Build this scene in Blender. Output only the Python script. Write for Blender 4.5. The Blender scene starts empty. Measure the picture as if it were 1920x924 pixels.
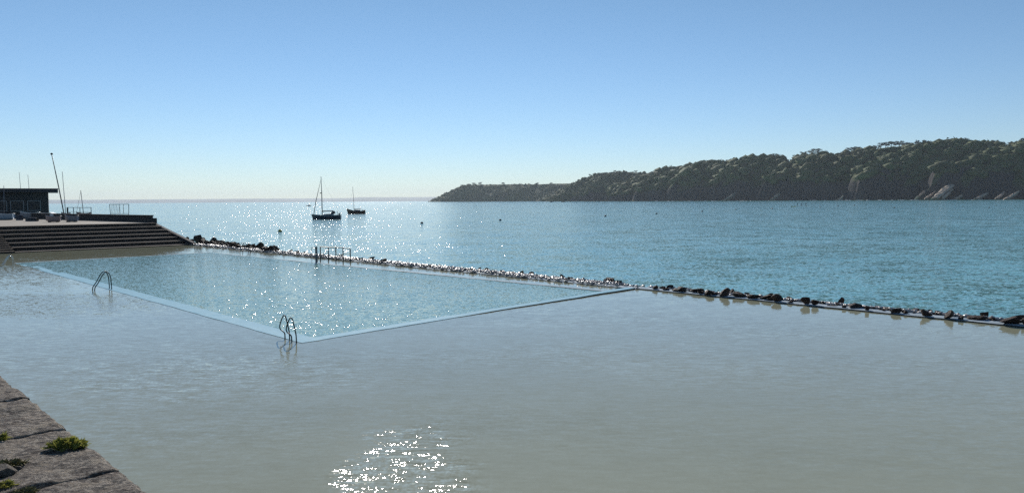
import bpy, bmesh, math, random
import numpy as np
from mathutils import Vector, Matrix
R = math.radians
random.seed(7); rng = np.random.default_rng(11)
SC = bpy.context.scene; COL = SC.collection

# ------------------------------------------------------------------ camera
F = 1423.0; EYE = 5.0
ROLL = math.atan(0.0067); PITCH = math.atan(86.532 / F)
cr = Vector((1, 0, 0)); cf = Vector((0, math.cos(PITCH), -math.sin(PITCH))); cu = cr.cross(cf)
r2 = cr * math.cos(ROLL) - cu * math.sin(ROLL); u2 = cu * math.cos(ROLL) + cr * math.sin(ROLL)
cam_d = bpy.data.cameras.new('camera'); cam = bpy.data.objects.new('camera', cam_d); COL.objects.link(cam)
cam.matrix_world = Matrix(((r2.x, u2.x, -cf.x, 0), (r2.y, u2.y, -cf.y, 0), (r2.z, u2.z, -cf.z, EYE), (0, 0, 0, 1)))
cam_d.sensor_width = 36; cam_d.lens = F / 1920 * 36; cam_d.clip_start = 0.1; cam_d.clip_end = 60000
SC.camera = cam

# ------------------------------------------------------------------ sky, sun, exposure
SUN_EL, SUN_AZ = 26.0, -10.5            # azimuth from +Y, negative to the left
world = bpy.data.worlds.new('World'); SC.world = world; world.use_nodes = True
wn = world.node_tree; wn.nodes.clear()
sky = wn.nodes.new('ShaderNodeTexSky'); sky.sky_type = 'NISHITA'; sky.sun_disc = False
sky.sun_elevation = R(SUN_EL); sky.sun_rotation = R(SUN_AZ)
sky.air_density = 1.0; sky.dust_density = 0.0; sky.ozone_density = 2.2; sky.altitude = 0
bg = wn.nodes.new('ShaderNodeBackground'); bg.inputs[1].default_value = 0.075
out = wn.nodes.new('ShaderNodeOutputWorld')
hs = wn.nodes.new('ShaderNodeMix'); hs.data_type = 'RGBA'; hs.blend_type = 'MULTIPLY'; hs.inputs[0].default_value = 1
wtc = wn.nodes.new('ShaderNodeTexCoord'); wsx = wn.nodes.new('ShaderNodeSeparateXYZ'); wrp = wn.nodes.new('ShaderNodeValToRGB')
wn.links.new(wtc.outputs['Generated'], wsx.inputs[0]); wn.links.new(wsx.outputs[2], wrp.inputs[0])
wrp.color_ramp.elements[0].position = 0.0; wrp.color_ramp.elements[0].color = (.72, .85, 1.13, 1); wrp.color_ramp.elements[1].position = .3; wrp.color_ramp.elements[1].color = (.73, .86, .92, 1)
wn.links.new(sky.outputs[0], hs.inputs[6]); wn.links.new(wrp.outputs[0], hs.inputs[7]); wn.links.new(hs.outputs[2], bg.inputs[0])
wn.links.new(bg.outputs[0], out.inputs[0])
sun_d = bpy.data.lights.new('sun', 'SUN'); sun_d.energy = 3.2; sun_d.angle = R(0.53); sun_d.color = (1, .95, .88)
sun = bpy.data.objects.new('sun', sun_d); COL.objects.link(sun)
sd = Vector((math.sin(R(SUN_AZ)) * math.cos(R(SUN_EL)), math.cos(R(SUN_AZ)) * math.cos(R(SUN_EL)), math.sin(R(SUN_EL))))
sun.rotation_euler = sd.to_track_quat('Z', 'Y').to_euler(); sun.location = (0, 0, 400)
vs = SC.view_settings; vs.view_transform = 'Standard'; vs.look = 'None'; vs.exposure = 0.3; vs.gamma = 1; vs.use_curve_mapping = False
SC.cycles.use_denoising = False; SC.cycles.use_adaptive_sampling = False
SC.cycles.sample_clamp_indirect = 1.5; SC.cycles.caustics_reflective = False; SC.cycles.caustics_refractive = False; SC.cycles.max_bounces = 6; SC.cycles.volume_bounces = 0
SC.cycles.volume_max_steps = 8

# ------------------------------------------------------------------ helpers
def P(px, py, z=0.0):
    """point on the level plane z seen in the photo at (px, py)"""
    d = cf * F + r2 * (px - 960) + u2 * (462 - py)
    return Vector((0, 0, EYE)) + d * ((z - EYE) / d.z)
def yh(px): return 381.9 - .0067 * px
N0 = P(565, 643); AX = Vector((-.69, .724, 0)).normalized(); BX = Vector((.724, .69, 0)).normalized()
def W(s, t, z=0.0): return N0 + AX * s + BX * t + Vector((0, 0, z))
ROT_A = math.atan2(AX.y, AX.x); ROT_B = math.atan2(BX.y, BX.x)

def tag(o, label=None, cat=None, group=None, kind=None):
    if label: o['label'] = label
    if cat: o['category'] = cat
    if group: o['group'] = group
    if kind: o['kind'] = kind
    return o
def empty(name, loc=(0, 0, 0), rz=0, sc=1):
    o = bpy.data.objects.new(name, None); COL.objects.link(o); o.location = loc; o.rotation_euler = (0, 0, rz); o.scale = (sc,) * 3
    o.empty_display_size = .2
    return o
class MB:
    def __init__(s): s.v = []; s.f = []
    def add(s, vs, fs):
        n = len(s.v); s.v += [tuple(v) for v in vs]; s.f += [tuple(i + n for i in f) for f in fs]; return s
    def box(s, a, b, M=None):
        x0, y0, z0 = a; x1, y1, z1 = b
        v = [Vector(p) for p in ((x0,y0,z0),(x1,y0,z0),(x1,y1,z0),(x0,y1,z0),(x0,y0,z1),(x1,y0,z1),(x1,y1,z1),(x0,y1,z1))]
        if M is not None: v = [M @ p for p in v]
        return s.add(v, ((0,3,2,1),(4,5,6,7),(0,1,5,4),(1,2,6,5),(2,3,7,6),(3,0,4,7)))
    def tube(s, pts, r, n=8, cap=True):
        pts = [Vector(p) for p in pts]; rs = r if isinstance(r, (list, tuple)) else [r] * len(pts)
        up = Vector((.13, .21, .97)); vs = []; fs = []
        for i, p in enumerate(pts):
            t = (pts[min(i+1, len(pts)-1)] - pts[max(i-1, 0)]).normalized()
            x = t.cross(up)
            if x.length < .05: x = t.cross(Vector((1, .1, 0)))
            x.normalize(); y = t.cross(x).normalized()
            for k in range(n):
                a = 2 * math.pi * k / n; vs.append(p + (x * math.cos(a) + y * math.sin(a)) * rs[i])
        for i in range(len(pts) - 1):
            for k in range(n):
                k2 = (k + 1) % n; fs.append((i*n+k, i*n+k2, (i+1)*n+k2, (i+1)*n+k))
        if cap: fs.append(tuple(range(n))[::-1]); fs.append(tuple((len(pts)-1)*n + k for k in range(n)))
        return s.add(vs, fs)
    def lathe(s, prof, n=12, c=(0,0,0)):
        vs = []; fs = []
        for (r, z) in prof:
            for k in range(n):
                a = 2*math.pi*k/n; vs.append((c[0]+r*math.cos(a), c[1]+r*math.sin(a), c[2]+z))
        for i in range(len(prof)-1):
            for k in range(n):
                k2 = (k+1) % n; fs.append((i*n+k, i*n+k2, (i+1)*n+k2, (i+1)*n+k))
        fs.append(tuple(range(n))[::-1]); fs.append(tuple((len(prof)-1)*n+k for k in range(n)))
        return s.add(vs, fs)
    def build(s, name, mat, parent=None, smooth=False, bevel=0):
        me = bpy.data.meshes.new(name); me.from_pydata(s.v, [], s.f); me.update()
        if smooth: me.polygons.foreach_set('use_smooth', [True]*len(me.polygons))
        me.materials.append(mat)
        o = bpy.data.objects.new(name, me); COL.objects.link(o)
        if parent: o.parent = parent
        if bevel:
            b = o.modifiers.new('b', 'BEVEL'); b.width = bevel; b.segments = 2
        return o
def np_mesh(name, V, Fc, mat, parent=None, smooth=False, n=4):
    """fast mesh from numpy arrays; faces all n-gons"""
    me = bpy.data.meshes.new(name); V = np.asarray(V, np.float32); Fc = np.asarray(Fc, np.int32)
    me.vertices.add(len(V)); me.vertices.foreach_set('co', V.ravel())
    me.loops.add(Fc.size); me.loops.foreach_set('vertex_index', Fc.ravel())
    me.polygons.add(len(Fc)); me.polygons.foreach_set('loop_start', np.arange(0, Fc.size, n, dtype=np.int32))
    me.update(calc_edges=True); me.validate()
    if smooth: me.polygons.foreach_set('use_smooth', np.ones(len(me.polygons), bool))
    me.materials.append(mat)
    o = bpy.data.objects.new(name, me); COL.objects.link(o)
    if parent: o.parent = parent
    return o
def copy_tree(o, parent=None):
    c = o.copy(); COL.objects.link(c); c.parent = parent
    for ch in list(o.children): copy_tree(ch, c)
    return c
def fract(x): return x - np.floor(x)
def hash2(i, j, seed=0): return fract(np.sin(i * 127.1 + j * 311.7 + seed * 74.7) * 43758.5453)
def vnoise(x, y, seed=0):
    i = np.floor(x); j = np.floor(y); fx = x - i; fy = y - j
    fx = fx*fx*(3-2*fx); fy = fy*fy*(3-2*fy)
    a = hash2(i, j, seed); b = hash2(i+1, j, seed); c = hash2(i, j+1, seed); d = hash2(i+1, j+1, seed)
    return a + (b-a)*fx + (c-a)*fy + (a-b-c+d)*fx*fy
def fbm(x, y, o=4, seed=0):
    s = 0; a = .5; t = 0
    for k in range(o): s = s + a * vnoise(x * 2**k, y * 2**k, seed + k * 3); t += a; a *= .5
    return s / t
def cells(x, y, seed=0):
    i = np.floor(x); j = np.floor(y); best = np.full(np.shape(x), 9.)
    for di in (-1, 0, 1):
        for dj in (-1, 0, 1):
            cx = i + di + hash2(i+di, j+dj, seed); cy = j + dj + hash2(i+di, j+dj, seed+5)
            best = np.minimum(best, (x-cx)**2 + (y-cy)**2)
    return np.sqrt(best)

# ------------------------------------------------------------------ materials
class NT:
    def __init__(s, name):
        s.m = bpy.data.materials.new(name); s.m.use_nodes = True; s.t = s.m.node_tree; s.t.nodes.clear()
        s.out = s.n('ShaderNodeOutputMaterial'); s.b = s.n('ShaderNodeBsdfPrincipled'); s.l(s.b.outputs[0], s.out.inputs[0])
        s.co = s.n('ShaderNodeTexCoord').outputs['Object']
    def n(s, typ, **k):
        x = s.t.nodes.new(typ)
        for a, b in k.items(): setattr(x, a, b)
        return x
    def l(s, a, b): s.t.links.new(a, b)
    def inp(s, k, v):
        if hasattr(v, 'is_linked') or hasattr(v, 'links'): s.l(v, s.b.inputs[k])
        else: s.b.inputs[k].default_value = v
    def mapp(s, sc=(1,1,1), rot=(0,0,0), src=None):
        m = s.n('ShaderNodeMapping'); m.inputs['Scale'].default_value = sc; m.inputs['Rotation'].default_value = rot; s.l(src or s.co, m.inputs[0]); return m.outputs[0]
    def noise(s, scale, detail=4, rough=.55, vec=None, dist=0):
        x = s.n('ShaderNodeTexNoise'); x.inputs['Scale'].default_value = scale; x.inputs['Detail'].default_value = detail
        x.inputs['Roughness'].default_value = rough; x.inputs['Distortion'].default_value = dist; s.l(vec or s.co, x.inputs['Vector']); return x.outputs[0]
    def voro(s, scale, vec=None, feature='F1'):
        x = s.n('ShaderNodeTexVoronoi', feature=feature); x.inputs['Scale'].default_value = scale; s.l(vec or s.co, x.inputs['Vector']); return x.outputs[0]
    def ramp(s, f, stops, interp='LINEAR'):
        x = s.n('ShaderNodeValToRGB'); e = x.color_ramp.elements; x.color_ramp.interpolation = interp
        while len(e) > 1: e.remove(e[0])
        e[0].position = stops[0][0]; e[0].color = col(stops[0][1])
        for p, c in stops[1:]: q = e.new(p); q.color = col(c)
        s.l(f, x.inputs[0]); return x.outputs[0]
    def math(s, op, a, b=None, c=None):
        x = s.n('ShaderNodeMath', operation=op)
        for i, v in enumerate((a, b, c)):
            if v is None: continue
            if isinstance(v, (int, float)): x.inputs[i].default_value = v
            else: s.l(v, x.inputs[i])
        return x.outputs[0]
    def mix(s, f, a, b, typ='MIX'):
        x = s.n('ShaderNodeMix', data_type='RGBA', blend_type=typ)
        for i, v in ((0, f), (6, a), (7, b)):
            if isinstance(v, (int, float)): x.inputs[i].default_value = v
            elif isinstance(v, tuple): x.inputs[i].default_value = col(v)
            else: s.l(v, x.inputs[i])
        return x.outputs[2]
    def bump(s, h, dist, strength=1, prev=None, fw=.1):
        x = s.n('ShaderNodeBump'); x.inputs['Strength'].default_value = strength; x.inputs['Distance'].default_value = dist
        if 'Filter Width' in x.inputs: x.inputs['Filter Width'].default_value = fw
        s.l(h, x.inputs['Height'])
        if prev is not None: s.l(prev, x.inputs['Normal'])
        return x.outputs[0]
def col(c):
    if isinstance(c, (int, float)): return (c, c, c, 1)
    return (*c, 1) if len(c) == 3 else c
def simple(name, c, rough=.5, metal=0, var=.25, scale=3, spec=.5, bump=0):
    t = NT(name); n = t.noise(scale, 5)
    k = tuple(x * (1 - var) for x in c); k2 = tuple(min(1, x * (1 + var)) for x in c)
    t.inp('Base Color', t.ramp(n, [(.3, k), (.7, k2)])); t.inp('Roughness', rough); t.inp('Metallic', metal); t.inp('Specular IOR Level', spec)
    if bump: t.inp('Normal', t.bump(t.noise(scale * 4, 6), bump))
    return t.m

def water_mat(name, colour_fn, waves, rough=.05, gain=None, ior=1.333, wide=1.0):
    """opaque turbid water; each wave layer is (scale x, scale y, turn, slope, detail)"""
    t = NT(name); t.inp('Base Color', colour_fn(t)); t.inp('Roughness', rough); t.inp('IOR', ior)
    acc = None
    for (scx, scy, rot, amp, det) in waves:
        x = t.n('ShaderNodeTexNoise'); x.inputs['Scale'].default_value = 1; x.inputs['Detail'].default_value = det; x.inputs['Roughness'].default_value = .5
        t.l(t.mapp((scx, scy, 1), (0, 0, rot)), x.inputs['Vector'])
        v = t.n('ShaderNodeVectorMath', operation='SUBTRACT'); t.l(x.outputs['Color'], v.inputs[0]); v.inputs[1].default_value = (.5, .5, .5)
        w = t.n('ShaderNodeVectorMath', operation='MULTIPLY'); t.l(v.outputs[0], w.inputs[0]); w.inputs[1].default_value = (amp * wide, amp * .7, 0)
        if acc is None: acc = w.outputs[0]
        else:
            a = t.n('ShaderNodeVectorMath', operation='ADD'); t.l(acc, a.inputs[0]); t.l(w.outputs[0], a.inputs[1]); acc = a.outputs[0]
    if gain is not None:
        g = t.n('ShaderNodeVectorMath', operation='SCALE'); t.l(acc, g.inputs[0]); t.l(gain(t), g.inputs['Scale']); acc = g.outputs[0]
    a = t.n('ShaderNodeVectorMath', operation='ADD'); t.l(acc, a.inputs[0]); a.inputs[1].default_value = (0, 0, 1)
    nn = t.n('ShaderNodeVectorMath', operation='NORMALIZE'); t.l(a.outputs[0], nn.inputs[0]); t.inp('Normal', nn.outputs[0]); return t.m

def sea_col(t):
    n = t.noise(.006, 3, .5, t.mapp((1, 3, 1)))
    n2 = t.noise(.06, 3, .5, t.mapp((.3, 1, 1)))
    a = t.ramp(n, [(.35, (.15, .44, .47)), (.65, (.2, .5, .51))])
    return t.mix(t.math('MULTIPLY', n2, .5), a, (.24, .52, .48))
def sea_gain(t):
    return t.math('MULTIPLY_ADD', t.noise(.03, 4, .6, t.mapp((.5, 1.4, 1))), 1.3, .35)
M_sea = water_mat('sea water', sea_col, [(.12, .25, .2, .3, 2), (.7, 1.3, .2, .5, 2), (3.5, 5, -.3, 1.0, 2)], .085, sea_gain, wide=1.45)
def pool_col(t):
    return t.ramp(t.noise(.12, 3), [(.3, (.24, .43, .36)), (.7, (.3, .48, .4))])
M_pool = water_mat('pool water', pool_col, [(.9, 1.6, .25, .16, 2), (3.2, 5.5, .15, .5, 3), (12, 10, 0, .6, 1)], .05, wide=1.6)
def basin_col(t):
    n = t.noise(.08, 4, .6, t.mapp((1, 1.6, 1)))
    return t.ramp(n, [(.3, (.365, .365, .25)), (.7, (.425, .425, .295))])
def spot(t, px, py, rx, ry, rot):
    """1 inside a wind-ruffled patch of the basin, 0 away from it"""
    c = P(px, py); v = t.n('ShaderNodeVectorMath', operation='SUBTRACT'); t.l(t.co, v.inputs[0]); v.inputs[1].default_value = c
    m = t.mapp((1/rx, 1/ry, 0), (0, 0, rot), v.outputs[0]); l = t.n('ShaderNodeVectorMath', operation='LENGTH'); t.l(m, l.inputs[0])
    d = t.math('ADD', l.outputs['Value'], t.math('MULTIPLY_ADD', t.noise(.9, 3), 1.2, -.6))
    return t.ramp(d, [(.55, 1.), (1.0, 0.)])
def basin_gain(t):
    n = t.noise(.11, 2, .5, t.mapp((.6, 1.5, 1), (0, 0, .2)))
    g = t.math('MULTIPLY_ADD', t.ramp(n, [(.42, 0.), (.62, 1.)]), .4, .42)
    g = t.math('MULTIPLY_ADD', spot(t, 745, 930, 1.6, 4.6, 0), 2.6, g)
    g = t.math('MULTIPLY_ADD', spot(t, 420, 705, 5, 3.2, .3), .6, g)
    return t.math('MULTIPLY_ADD', spot(t, 110, 572, 11, 5, .3), .6, g)
M_basin = water_mat('shallow basin water', basin_col, [(.5, 1.3, .1, .05, 2), (2.2, 7.0, .28, .24, 2), (5, 15, .4, .12, 1), (17, 10, .2, .13, 1)], .04, basin_gain)

def rim_mat():
    t = NT('wet concrete with painted sky reflection'); n = t.noise(1.3, 5); n2 = t.noise(9, 5)
    c = t.ramp(n, [(.3, (.28, .55, .68)), (.7, (.4, .66, .76))])  # blue of the reflected sky put into the base colour
    c = t.mix(t.ramp(n2, [(.5, 0.), (.72, .55)]), c, (.25, .36, .42))
    t.inp('Base Color', c); t.inp('Roughness', .7); t.inp('Specular IOR Level', .03); t.inp('Normal', t.bump(n2, .01)); return t.m
M_rim = rim_mat()
def wetcon():
    t = NT('wet weathered concrete'); n = t.noise(.9, 6, .65); n2 = t.noise(14, 5)
    t.inp('Base Color', t.ramp(n, [(.25, (.27, .33, .37)), (.5, (.45, .52, .56)), (.75, (.6, .64, .66))]))
    t.inp('Specular IOR Level', .03); t.inp('Roughness', .7); t.inp('Normal', t.bump(n2, .015)); return t.m
M_ledge = wetcon()
M_algae = simple('dark algae face', (.025, .028, .022), .6, bump=.01)
def rock_mat():
    t = NT('wet dark rock'); n = t.noise(2.2, 8, .65); v = t.voro(5)
    c = t.ramp(n, [(.3, (.02, .013, .01)), (.5, (.06, .038, .027)), (.75, (.16, .105, .075))])
    t.inp('Base Color', c); t.inp('Roughness', t.ramp(t.noise(6, 3), [(.35, .45), (.6, .85)])); t.inp('Specular IOR Level', .15)
    t.inp('Normal', t.bump(t.math('ADD', n, t.math('MULTIPLY', v, .4)), .12)); return t.m
M_rock = rock_mat()
def shingle_mat():
    t = NT('wet shingle'); n = t.noise(3, 4)
    t.inp('Base Color', t.ramp(n, [(.3, (.2, .165, .15)), (.65, (.62, .55, .5))])); t.inp('Roughness', .3); return t.m
M_shingle = shingle_mat()
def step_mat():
    t = NT('stained shade-painted concrete'); n = t.noise(.7, 7, .7); n2 = t.noise(.35, 4, .6, t.mapp((1, 1, 6)))
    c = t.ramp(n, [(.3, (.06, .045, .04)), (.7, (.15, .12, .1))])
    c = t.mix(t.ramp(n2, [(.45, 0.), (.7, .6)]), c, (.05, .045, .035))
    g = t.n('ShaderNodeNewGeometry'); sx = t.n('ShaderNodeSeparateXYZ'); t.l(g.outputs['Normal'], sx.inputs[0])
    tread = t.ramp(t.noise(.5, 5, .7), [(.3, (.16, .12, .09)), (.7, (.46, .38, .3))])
    c = t.mix(t.ramp(sx.outputs[2], [(.5, 0.), (.8, 1.)]), t.mix(.55, c, (.02, .014, .012)), tread)  # sunlit treads and shaded risers painted into the colour by face normal
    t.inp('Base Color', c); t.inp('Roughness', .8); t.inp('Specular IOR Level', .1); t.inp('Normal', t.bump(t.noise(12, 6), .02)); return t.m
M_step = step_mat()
M_deck = simple('sandy concrete', (.33, .27, .2), .8, var=.3, scale=.5, bump=.01)
M_darkwall = simple('dark stone wall', (.03, .025, .025), .85, var=.4, scale=1.5, bump=.03)
M_steel = simple('dark steel tube', (.022, .035, .036), .45, .0, var=.3, scale=20)
M_chrome = simple('bright steel tube', (.55, .55, .55), .18, 1, var=.1, scale=20)
M_timber = simple('black timber boards', (.02, .019, .022), .7, var=.4, scale=2)
M_fascia = simple('dark roof fascia', (.012, .013, .02), .6)
M_glassd = simple('dark window glass', (.012, .014, .018), .35, spec=.3)
M_white = simple('weathered white gelcoat', (.6, .6, .58), .35, var=.12)
M_grey = simple('grey gelcoat', (.22, .22, .24), .4, var=.2)
M_pinkgrey = simple('faded red grey gelcoat', (.27, .2, .19), .45, var=.2)
M_bluegrey = simple('blue grey gelcoat', (.24, .3, .36), .4, var=.2)
M_navy = simple('dark navy hull paint', (.02, .028, .045), .3)
M_brown = simple('varnished brown hull', (.09, .035, .02), .35)
M_cover = simple('dark canvas cover', (.03, .035, .05), .85, bump=.02)
M_alu = simple('grey aluminium spar', (.12, .13, .15), .4, .5)
M_black = simple('black rubber', (.012, .012, .014), .6)
M_yellow = simple('faded yellow float', (.5, .36, .05), .5)
M_orange = simple('faded orange float', (.2, .06, .02), .5)
M_skin = simple('skin', (.35, .2, .14), .6)
M_suit = simple('black wetsuit', (.015, .016, .02), .6)
M_bark = simple('bark', (.05, .038, .03), .9, var=.4)
def foliage(name, a, b, scale=.12):
    t = NT(name); n = t.noise(scale, 6, .65); n2 = t.noise(scale * .15, 3)
    c = t.ramp(n, [(.28, a), (.72, b)]); c = t.mix(t.ramp(n2, [(.45, 0.), (.7, .4)]), c, (.075, .06, .035))
    t.inp('Base Color', c); t.inp('Roughness', .8); t.inp('Specular IOR Level', .15); return t.m
M_fol = foliage('woodland foliage', (.03, .048, .015), (.11, .135, .045), .035)
M_fold = foliage('dark ridge foliage', (.02, .034, .022), (.05, .065, .03))
def land_mat():
    t = NT('cliff and heath'); g = t.n('ShaderNodeNewGeometry'); sx = t.n('ShaderNodeSeparateXYZ'); t.l(g.outputs['Normal'], sx.inputs[0])
    n = t.noise(.05, 8, .65); n2 = t.noise(.012, 4)
    green = t.ramp(n, [(.3, (.035, .05, .018)), (.5, (.075, .095, .03)), (.75, (.14, .13, .05))])
    green = t.mix(t.ramp(n2, [(.45, 0.), (.65, .6)]), green, (.075, .055, .035))
    rock = t.ramp(t.noise(.09, 8, .7, t.mapp((1, 1, .5), (0, .7, 0))), [(.3, (.028, .025, .027)), (.6, (.06, .05, .048)), (.85, (.12, .1, .085))])
    k = t.ramp(t.math('ADD', sx.outputs[2], t.math('MULTIPLY_ADD', n, .5, -.25)), [(.5, 0.), (.72, 1.)])
    t.inp('Base Color', t.mix(k, rock, green)); t.inp('Roughness', .9); t.inp('Specular IOR Level', .1)
    t.inp('Normal', t.bump(t.noise(.1, 4, .6), 2.0, .6)); return t.m
M_land = land_mat()
M_palerock = simple('pale tilted rock slab', (.42, .32, .23), .7, var=.35, scale=.15, bump=.3)
M_foam = simple('white foam', (.75, .78, .8), .6)

# ------------------------------------------------------------------ setting: sea, basin, pool water
SEA = -0.25
me = MB()
me.add([(-13000, -3000, SEA), (13000, -3000, SEA), (13000, 13900, SEA), (-13000, 13900, SEA)], [(0, 1, 2, 3)])
tag(me.build('sea', M_sea), kind='structure')
me = MB(); me.add([(-13000, -3000, -4), (13000, -3000, -4), (13000, 13900, -4), (-13000, 13900, -4)], [(0, 1, 2, 3)])
tag(me.build('seabed_ground', simple('sand', (.2, .17, .12), .9)), kind='structure')
b = MB(); b.add([W(-60, -11.6), W(-60, 21.6), W(68, 21.6), W(68, -40), W(40, -40), W(40, -11.6)], [(0, 5, 4, 3, 2, 1)])
tag(b.build('basin_water', M_basin), kind='structure')

pN, pR, pL, pF = N0.copy(), P(1150, 547), P(25, 493), P(395, 473)
def st(p): d = p - N0; return d.dot(AX), d.dot(BX)
def lerp(a, b, k): return a + (b - a) * k
ctr = (pN + pR + pL + pF) / 4
b = MB(); b.add([v + (ctr - v).normalized() * .3 + Vector((0, 0, .003)) for v in (pN, pR, pF, pL)], [(0, 1, 2, 3)])
tag(b.build('pool_water', M_pool), kind='structure')

# ------------------------------------------------------------------ pool walls (rim just at the water line)
def strip(name, a, b_, inward, width, za, zb, mat, parent, bottom=-.8, tilt=0, jag=.012, nseg=140, nw=6, seed=0):
    """long flat wall whose worn top follows a (height za) to b_ (height zb)"""
    L = (b_ - a).length; V = []; Fc = []
    k = np.linspace(0, 1, nseg + 1)
    for j in range(nw + 1):
        w = width * j / nw
        p = np.outer(1 - k, np.array(a)) + np.outer(k, np.array(b_)) + np.array(inward) * w
        e = (fbm(k * L * .6, k * 0 + j * .01, 3, seed) - .5) * .10 * (1 if j in (0, nw) else 0)
        p += np.array(inward)[None, :] * e[:, None]
        p[:, 2] = za * (1 - k) + zb * k + tilt * w + (fbm(k * L * .5, k * 0 + w * 1.5, 4, seed + 9) - .5) * 2 * jag
        V.append(p)
    top0, topn = V[0].copy(), V[-1].copy(); top0[:, 2] = bottom; topn[:, 2] = bottom
    rows = V + [None]; V = np.concatenate(V); n1 = nseg + 1
    for j in range(nw):
        for i in range(nseg):
            q = j * n1 + i; Fc.append((q, q + n1, q + n1 + 1, q + 1))
    o = np_mesh(name, V, Fc, mat, parent, True)
    # faces down the two sides
    for nm, row, jj in (('outer_face', top0, 0), ('inner_face', topn, nw)):
        up = V[jj * n1:(jj + 1) * n1]; VV = np.concatenate([up, row]); FF = [(i, i + 1, n1 + i + 1, n1 + i) for i in range(nseg)]
        f = np_mesh(nm, VV, FF, M_algae if mat is not M_rim or (nm == 'outer_face' and zb > .02) else mat, o)
        f['label'] = 'weedy outer side of the wall' if nm == 'outer_face' else 'submerged inner side of the wall'
    return o
pw = empty('pool_wall', (0, 0, 0)); pw.location = (0, 0, 0)
tag(pw, 'rim wall with a painted pale blue sky reflection around the sea water pool, level with the water', 'pool wall')
def unit(v): return v.normalized()
dl = unit(pL - pN); nl = Vector((dl.y, -dl.x, 0)); nl = nl if nl.dot(ctr - pN) > 0 else -nl
dr = unit(pR - pN); nr = Vector((dr.y, -dr.x, 0)); nr = nr if nr.dot(ctr - pN) > 0 else -nr
df = unit(pF - pR); nf = Vector((df.y, -df.x, 0)); nf = nf if nf.dot(ctr - pR) > 0 else -nf
dk = unit(pF - pL); nk = Vector((dk.y, -dk.x, 0)); nk = nk if nk.dot(ctr - pL) > 0 else -nk
mid = lerp(pN, pL, .74)
strip('long_near_rim', pN - dl * .0, mid, nl, .8, .012, .014, M_rim, pw, seed=1, jag=.005)
strip('long_near_rim', mid, pL, nl, .7, .012, -.008, M_rim, pw, seed=2, jag=.02, tilt=.0)
strip('short_near_rim', pN + dr * .0, lerp(pN, pR, .4), nr, .62, .012, .02, M_rim, pw, seed=3, jag=.006)
strip('short_near_rim', lerp(pN, pR, .4), P(1190, 542), nr, .55, .02, .07, M_rim, pw, seed=6, jag=.005)
strip('short_far_rim', pL, pF, nk, .4, .006, .008, M_ledge, pw, seed=4, jag=.014)
strip('long_far_rim', pR, pF, nf, .3, .022, .0, M_ledge, pw, seed=5, jag=.016)

# sea wall ledge along the rocks
sw = empty('sea_wall'); tag(sw, 'low pale wet concrete sea wall running under the line of rocks', 'sea wall')
strip('wall_top', W(-40, 20.95), W(1.2, 21.2), BX, 1.0, .06, .05, M_ledge, sw, seed=7, jag=.01)
strip('wall_top', W(1.2, 21.0), W(65, 21.1), BX, 1.0, .03, .02, M_ledge, sw, seed=8, jag=.02, nseg=220)
strip('ledge', W(1.2, 19.35), W(56, 18.0), BX, 2.0, -.012, -.014, M_ledge, sw, seed=12, jag=.016, nseg=260)

# ------------------------------------------------------------------ rocks
def rock_mesh(seed, flat=1.0):
    bm = bmesh.new(); bmesh.ops.create_icosphere(bm, subdivisions=3, radius=.5)
    rr = random.Random(seed)
    pl = [(Vector((rr.gauss(0, 1), rr.gauss(0, 1), rr.gauss(0, .8))).normalized(), rr.uniform(.15, .36)) for _ in range(9)]
    for v in bm.verts:
        for (n, d) in pl:
            k = v.co.dot(n) - d
            if k > 0: v.co -= n * k * .97
        c = v.co; q = float(fbm(np.array([c.x * 5 + seed]), np.array([c.y * 5 + c.z * 4]), 3, seed)[0])
        v.co *= .9 + .22 * q
    zs = [v.co.z for v in bm.verts]; xs = [v.co.x for v in bm.verts]; ys = [v.co.y for v in bm.verts]
    for v in bm.verts:
        v.co.z = (v.co.z - min(zs)) / (max(zs) - min(zs)); v.co.x = (v.co.x - min(xs)) / (max(xs) - min(xs)) - .5; v.co.y = (v.co.y - min(ys)) / (max(ys) - min(ys)) - .5
    m = bpy.data.meshes.new('rock'); bm.to_mesh(m); bm.free(); m.materials.append(M_rock); return m
RM = [rock_mesh(i) for i in range(14)]
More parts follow.
